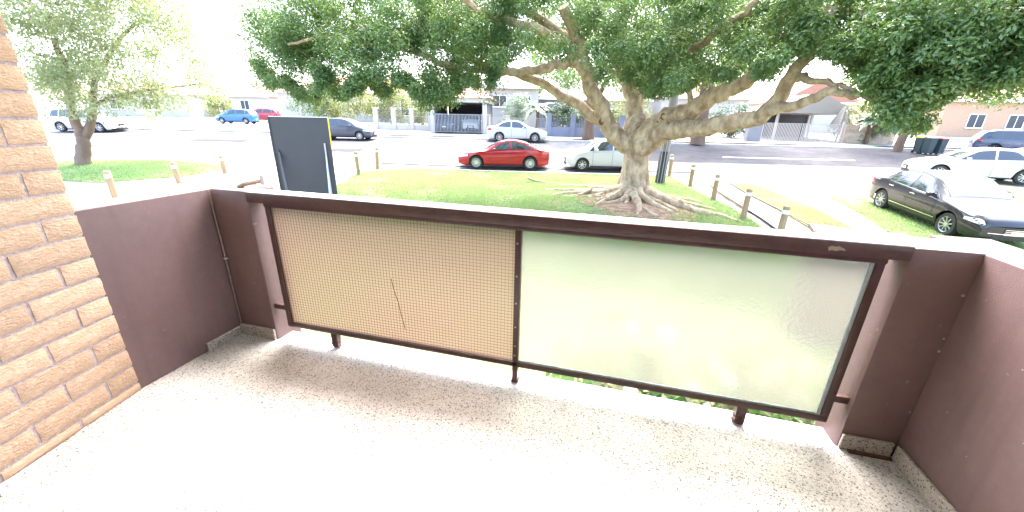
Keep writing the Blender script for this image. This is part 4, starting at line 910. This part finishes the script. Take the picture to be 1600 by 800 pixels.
for a, m_, lb in ((-5.6, 'navy', 'dark blue hatchback inside the gated carport'), (-2.9, 'carwhite', 'white hatchback inside the gated carport')):
    p = at(700 if a < -5 else 739, 205, 39.5); make_car('parked_car', put(p.x, p.y), R(104), lb, c5, K[m_], spokes=6, **WH)

# ------------------------------------------------------------------ houses, fences and gates across the street
def sx(px, t): # along-street coordinate of a direction at distance t across the street
    d = FW+RT*((px-800)/FPX)+UP*((400-190)/FPX); k = t/(-math.sin(SA)*d.x+math.cos(SA)*d.y); x, y = d.x*k, d.y*k; return x*math.cos(SA)+y*math.sin(SA)
def house(label, px0, px1, t, depth, h, roofh, wm, rm, wins=(), ridge='x', eave=.4, openings=()):
    a0, a1 = sx(px0, t), sx(px1, t); x, y = st((a0+a1)/2, t); z = float(zg(x, y)); hw = (a1-a0)/2
    b = thing('house', (x, y, z), SA, label, 'house')
    MB().box(-hw, hw, 0, depth, -1.2, h).build('wall', wm, b)
    e = eave; v = [(-hw-e, -e, h-.02), (hw+e, -e, h-.02), (hw+e, depth+e, h-.02), (-hw-e, depth+e, h-.02)]
    v += [(-hw-e, -e, h+.12), (hw+e, -e, h+.12), (hw+e, depth+e, h+.12), (-hw-e, depth+e, h+.12)]
    if ridge == 'x': v += [(-hw*.45, depth/2, h+roofh), (hw*.45, depth/2, h+roofh)]; fs = [(4, 5, 9, 8), (5, 6, 9), (6, 7, 8, 9), (7, 4, 8)]
    else: v += [(0, -e, h+roofh), (0, depth+e, h+roofh)]; fs = [(4, 5, 8), (5, 6, 9, 8), (6, 7, 9), (7, 4, 8, 9)]
    r = MB().add(v, [(3, 2, 1, 0), (0, 1, 5, 4), (1, 2, 6, 5), (2, 3, 7, 6), (3, 0, 4, 7)]+fs).build('roof', rm, b)
    MB().box(-hw-e-.02, hw+e+.02, -e-.06, -e-.005, h-.06, h+.14).build('gutter', K['white'], r)
    for u0, u1, z0, z1 in wins:
        xa, xb = -hw+2*hw*u0, -hw+2*hw*u1
        w = MB().box(xa, xb, -.03, -.004, z0, z1).build('window', K['darkpane'], b)
        MB().box(xa-.07, xa, -.07, -.003, z0-.07, z1+.07).box(xb, xb+.07, -.07, -.003, z0-.07, z1+.07).box(xa, xb, -.07, -.003, z1, z1+.07).box(xa, xb, -.07, -.003, z0-.07, z0).box((xa+xb)/2-.03, (xa+xb)/2+.03, -.065, -.031, z0, z1).build('frame', K['white'], w)
        MB().box(xa-.12, xb+.12, -.16, -.071, z0-.14, z0-.075).build('sill', K['white'], w)
    return b
house('white house with terracotta roof behind the blue car', 330, 425, 62, 9, 3.0, 2.2, K['cream'], K['roof'], [(.18, .40, .9, 2.3), (.55, .68, .3, 2.4)])
house('long pale house with terracotta roof beyond the forked tree', 160, 300, 58, 9, 3.0, 2.0, K['cream'], K['roof'], [(.15, .3, .9, 2.2), (.5, .7, .9, 2.2)])
house('cream house behind the white pillar fence and garden trees', 440, 668, 56, 10, 3.6, 2.4, K['cream'], K['roof'], [(.2, .32, .9, 2.4), (.6, .72, .9, 2.4), (.83, .93, .9, 2.4)])
house('pale rendered house with a grey roof beside the carport', 758, 840, 46, 9, 4.2, 2.0, K['cream'], K['roofgrey'], [(.15, .4, 2.3, 3.4), (.55, .85, 2.3, 3.4)])
house('low grey house behind the palm and blue grey wall', 838, 1010, 50, 9, 3.2, 2.2, K['housegrey'], K['roofgrey'], [(.2, .35, .9, 2.2), (.6, .75, .9, 2.2)])
house('pale house seen between the fig trunk and its limbs', 1030, 1165, 50, 9, 3.6, 2.2, K['cream'], K['roof'], [(.3, .5, .9, 2.4)])
house('orange brick house beyond the dark blue wagon', 1470, 1680, 50, 10, 3.8, 2.4, K['brickhouse'], K['roof'], [(.2, .32, 1, 2.4), (.5, .62, 1, 2.4)])
house('pale gabled house behind the white driveway gate', 1215, 1330, 54, 9, 3.4, 3.0, K['cream'], K['roof'], [(.2, .4, 1, 2.4)], ridge='y')
def bars(parent, x0, x1, z0, z1, step, m, y=0, w=.035):
    mb = MB(); x = x0
    while x <= x1: mb.box(x-w/2, x+w/2, y-w/2, y+w/2, z0+.03, z1-.031); x += step
    mb.build('bars', m, parent, kind='stuff')
    for za, zb in ((z0, z0+.03), (z1-.03, z1)): MB().box(x0-.02, x1+.02, y-.02, y+.02, za, zb).build('rail', m, parent)
# carport with gate (centre)
t0 = 36.4; a0, a1 = sx(676, t0), sx(757, t0); x, y = st((a0+a1)/2, t0); z = float(zg(x, y)); hw = (a1-a0)/2
b = thing('carport', (x, y, z), SA, 'white carport with flat fascia across the street', 'carport')
for s_ in (-1, 1): MB().box(s_*hw-.18, s_*hw+.18, -.05, .35, -.2, 2.6).build('pillar', K['cream'], b, bevel=.01)
MB().box(-hw-.3, hw+.3, -.15, 6.5, 2.6, 3.0).build('fascia', K['cream'], b)
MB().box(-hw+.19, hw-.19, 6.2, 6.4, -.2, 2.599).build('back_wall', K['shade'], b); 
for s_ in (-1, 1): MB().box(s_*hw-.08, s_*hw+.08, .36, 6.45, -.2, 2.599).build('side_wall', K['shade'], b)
MB().add([(-hw-.6, -.4, 3.0), (hw+.6, -.4, 3.0), (hw+.6, 6.8, 3.0), (-hw-.6, 6.8, 3.0), (-hw*.3, 3.2, 4.6), (hw*.3, 3.2, 4.6)], [(3, 2, 1, 0), (0, 1, 5, 4), (1, 2, 5), (2, 3, 4, 5), (3, 0, 4)]).build('roof', K['roof'], b)
g = thing('driveway_gate', (x+.1*math.sin(SA), y-.1*math.cos(SA), z), SA, 'grey vertical bar gate closing the white carport', 'gate')
bars(g, -hw+.2, -.02, .06, 1.6, .13, K['galv'], -.02); bars(g, .02, hw-.2, .06, 1.6, .13, K['galv'], -.02)
MB().box(-hw+.19, -hw+.23, -.06, .0, 0, 1.66).build('gate_post', K['galv'], g); MB().box(hw-.23, hw-.19, -.06, 0, 0, 1.66).build('gate_post', K['galv'], g)
# white pillar fence with iron infill
def pillar_fence(label, px0, px1, t0, n, hp, wallh, wm, bm_, cap=True, infill=True, step=.13):
    a0, a1 = sx(px0, t0), sx(px1, t0); x, y = st((a0+a1)/2, t0); z = float(zg(x, y)); hw = (a1-a0)/2; b = thing('fence', (x, y, z), SA, label, 'fence')
    MB().box(-hw, hw, -.08, .08, -.5, wallh).build('base_wall', wm, b)
    for i in range(n):
        px = -hw+2*hw*i/(n-1); q = MB().box(px-.2, px+.2, -.2, .2, -.5, hp).build('pillar', wm, b, bevel=.01)
        if cap: MB().box(px-.25, px+.25, -.25, .25, hp+.001, hp+.09).build('pillar_cap', wm, q, bevel=.01)
        if i < n-1 and infill: bars(b, px+.24, px+2*hw/(n-1)-.24, wallh+.03, hp-.12, step, bm_)
pillar_fence('white pillar fence with dark iron infill beside the carport', 588, 672, 39.5, 4, 1.9, .45, K['cream'], K['ironwork'])
pillar_fence('white low fence with pale bars behind the parked white sedan', 762, 856, 37.0, 4, 1.5, .5, K['cream'], K['whiteiron'])
pillar_fence('blue grey pillar wall with iron infill before the dark hedge', 858, 1010, 35.2, 5, 1.75, .75, K['bluegrey'], K['ironwork'])
# right: driveway gate, carport, stone wall
t0 = 34.6; a0, a1 = sx(1195, t0), sx(1318, t0); x, y = st((a0+a1)/2, t0); z = float(zg(x, y)); hw = (a1-a0)/2
g = thing('driveway_gate', (x, y, z), SA, 'wide white bar gate in front of the gabled carport', 'gate')
bars(g, -hw, -.03, .05, 1.5, .12, K['whiteiron']); bars(g, .03, hw, .05, 1.5, .12, K['whiteiron'])
for s_ in (-hw-.08, hw+.08): MB().box(s_-.06, s_+.06, -.06, .06, -.3, 1.7).build('gate_post', K['whiteiron'], g)
b = thing('carport', (*st((a0+a1)/2+2.6, t0+3), z), SA, 'gabled carport behind the wide white bar gate', 'carport')
for px in (-3, 0, 3): MB().box(px-.08, px+.08, 0, .16, -.3, 2.35).build('post', K['whiteiron'], b); MB().box(px-.08, px+.08, 5, 5.16, -.3, 2.35).build('post', K['whiteiron'], b)
MB().add([(-3.5, -.5, 2.35), (3.5, -.5, 2.35), (3.5, 5.6, 2.35), (-3.5, 5.6, 2.35), (0, -.5, 4.0), (0, 5.6, 4.0), (-3.5, -.5, 2.5), (3.5, -.5, 2.5), (3.5, 5.6, 2.5), (-3.5, 5.6, 2.5)], [(3, 2, 1, 0), (0, 1, 7, 6), (1, 2, 8, 7), (2, 3, 9, 8), (3, 0, 6, 9), (6, 7, 4), (7, 8, 5, 4), (8, 9, 5), (9, 6, 4, 5)]).build('roof', K['canvas'], b)
MB().box(-3.0, 3.0, 5.2, 5.3, -.3, 2.345).build('back_wall', K['shade'], b)
MB().box(-2.6, -1.4, 4.9, 5.18, .9, 1.9).build('cupboard', K['blue'], b)
a2 = sx(1405, t0); xw, yw = st((a1+.3+a2)/2, t0); z2 = float(zg(xw, yw)); b = thing('stone_wall', (xw, yw, z2), SA, 'low stone block wall beside the white driveway gate', 'wall'); hw2 = (a2-a1-.3)/2
MB().box(-hw2, hw2, -.1, .1, -.3, 1.42).build('mortar_core', K['mortar'], b)
for r in range(5):
    x_ = -hw2+(0 if r % 2 else -.25)
    while x_ < hw2-.1:
        u0, u1 = max(-hw2, x_), min(hw2, x_+random.choice((.5, .6, .7))); x_ = u1
        MB().box(u0+.012, u1-.012, -.125-random.uniform(0, .02), -.101, r*.28+.01, r*.28+.275).build('stone', K['stone'], b)
MB().box(-hw2-.03, hw2+.03, -.16, .16, 1.421, 1.5).build('coping', K['stone'], b)
b = thing('gate_pier', (*st(a0-.75, t0), z), SA, 'grey rendered pier wall with bin recess beside the white gate', 'pier')
MB().box(-.55, .55, -.25, .25, -.3, 1.55).build('pier', K['housegrey'], b, bevel=.01); MB().box(-.6, .6, -.3, .3, 1.551, 1.63).build('cap', K['cream'], b)
# folded umbrella
p = at(1310, 205, 45.5); z = float(zg(p.x, p.y)); b = thing('patio_umbrella', (p.x, p.y, z), 0, 'folded pale patio umbrella behind the stone wall', 'umbrella')
MB().lathe([(.04, 0), (.035, 1.3)], 8).build('pole', K['whiteiron'], b)
v = []; fs = []
for i, (r, h) in enumerate([(.55, 1.1), (.62, 1.35), (.45, 1.9), (.26, 2.4), (.04, 2.9)]):
    for k in range(16): a = 2*math.pi*k/16; rr = r*(1+(.22 if k % 2 else -.1)); v.append((rr*math.cos(a), rr*math.sin(a), h))
for i in range(4):
    for k in range(16): fs.append((i*16+k, i*16+(k+1) % 16, (i+1)*16+(k+1) % 16, (i+1)*16+k))
MB().add(v, fs).build('canopy', K['canvas'], b)
# wheelie bins
def bin_(px, py, rho, lid, label):
    p = at(px, py, rho); z = float(zg(p.x, p.y)); b = thing('wheelie_bin', (p.x, p.y, z), .3, label, 'bin', None)
    v = [(sx_*.24*k, sy*.27*k, zz) for zz, k in ((.08, .8), (1.0, 1.0)) for sx_, sy in ((-1, -1), (1, -1), (1, 1), (-1, 1))]
    MB().add(v, [(3, 2, 1, 0), (4, 5, 6, 7), (0, 1, 5, 4), (1, 2, 6, 5), (2, 3, 7, 6), (3, 0, 4, 7)]).build('body', K['bin'], b, bevel=.02)
    MB().add([(-.27, -.31, 1.002), (.27, -.31, 1.002), (.27, .3, 1.002), (-.27, .3, 1.002), (-.25, -.28, 1.06), (.25, -.28, 1.06), (.25, .28, 1.12), (-.25, .28, 1.12)], [(3, 2, 1, 0), (4, 5, 6, 7), (0, 1, 5, 4), (1, 2, 6, 5), (2, 3, 7, 6), (3, 0, 4, 7)]).build('lid', lid, b, bevel=.01)
    for s_ in (-.2, .2): MB().lathe([(.001, -.03), (.1, -.03), (.1, .03), (.001, .03)], 12, 'y', (s_, .2, .1)).build('wheel', K['rubber'], b)
bin_(1434, 238, 39.3, K['binlid'], 'dark wheelie bin with a yellow lid beside the leaning trunk')
bin_(1447, 239, 39.0, K['bin'], 'dark wheelie bin with a dark lid beside the yellow lidded bin')
bin_(1464, 239, 39.4, K['binred'], 'dark wheelie bin with a red lid beside the dark blue wagon')
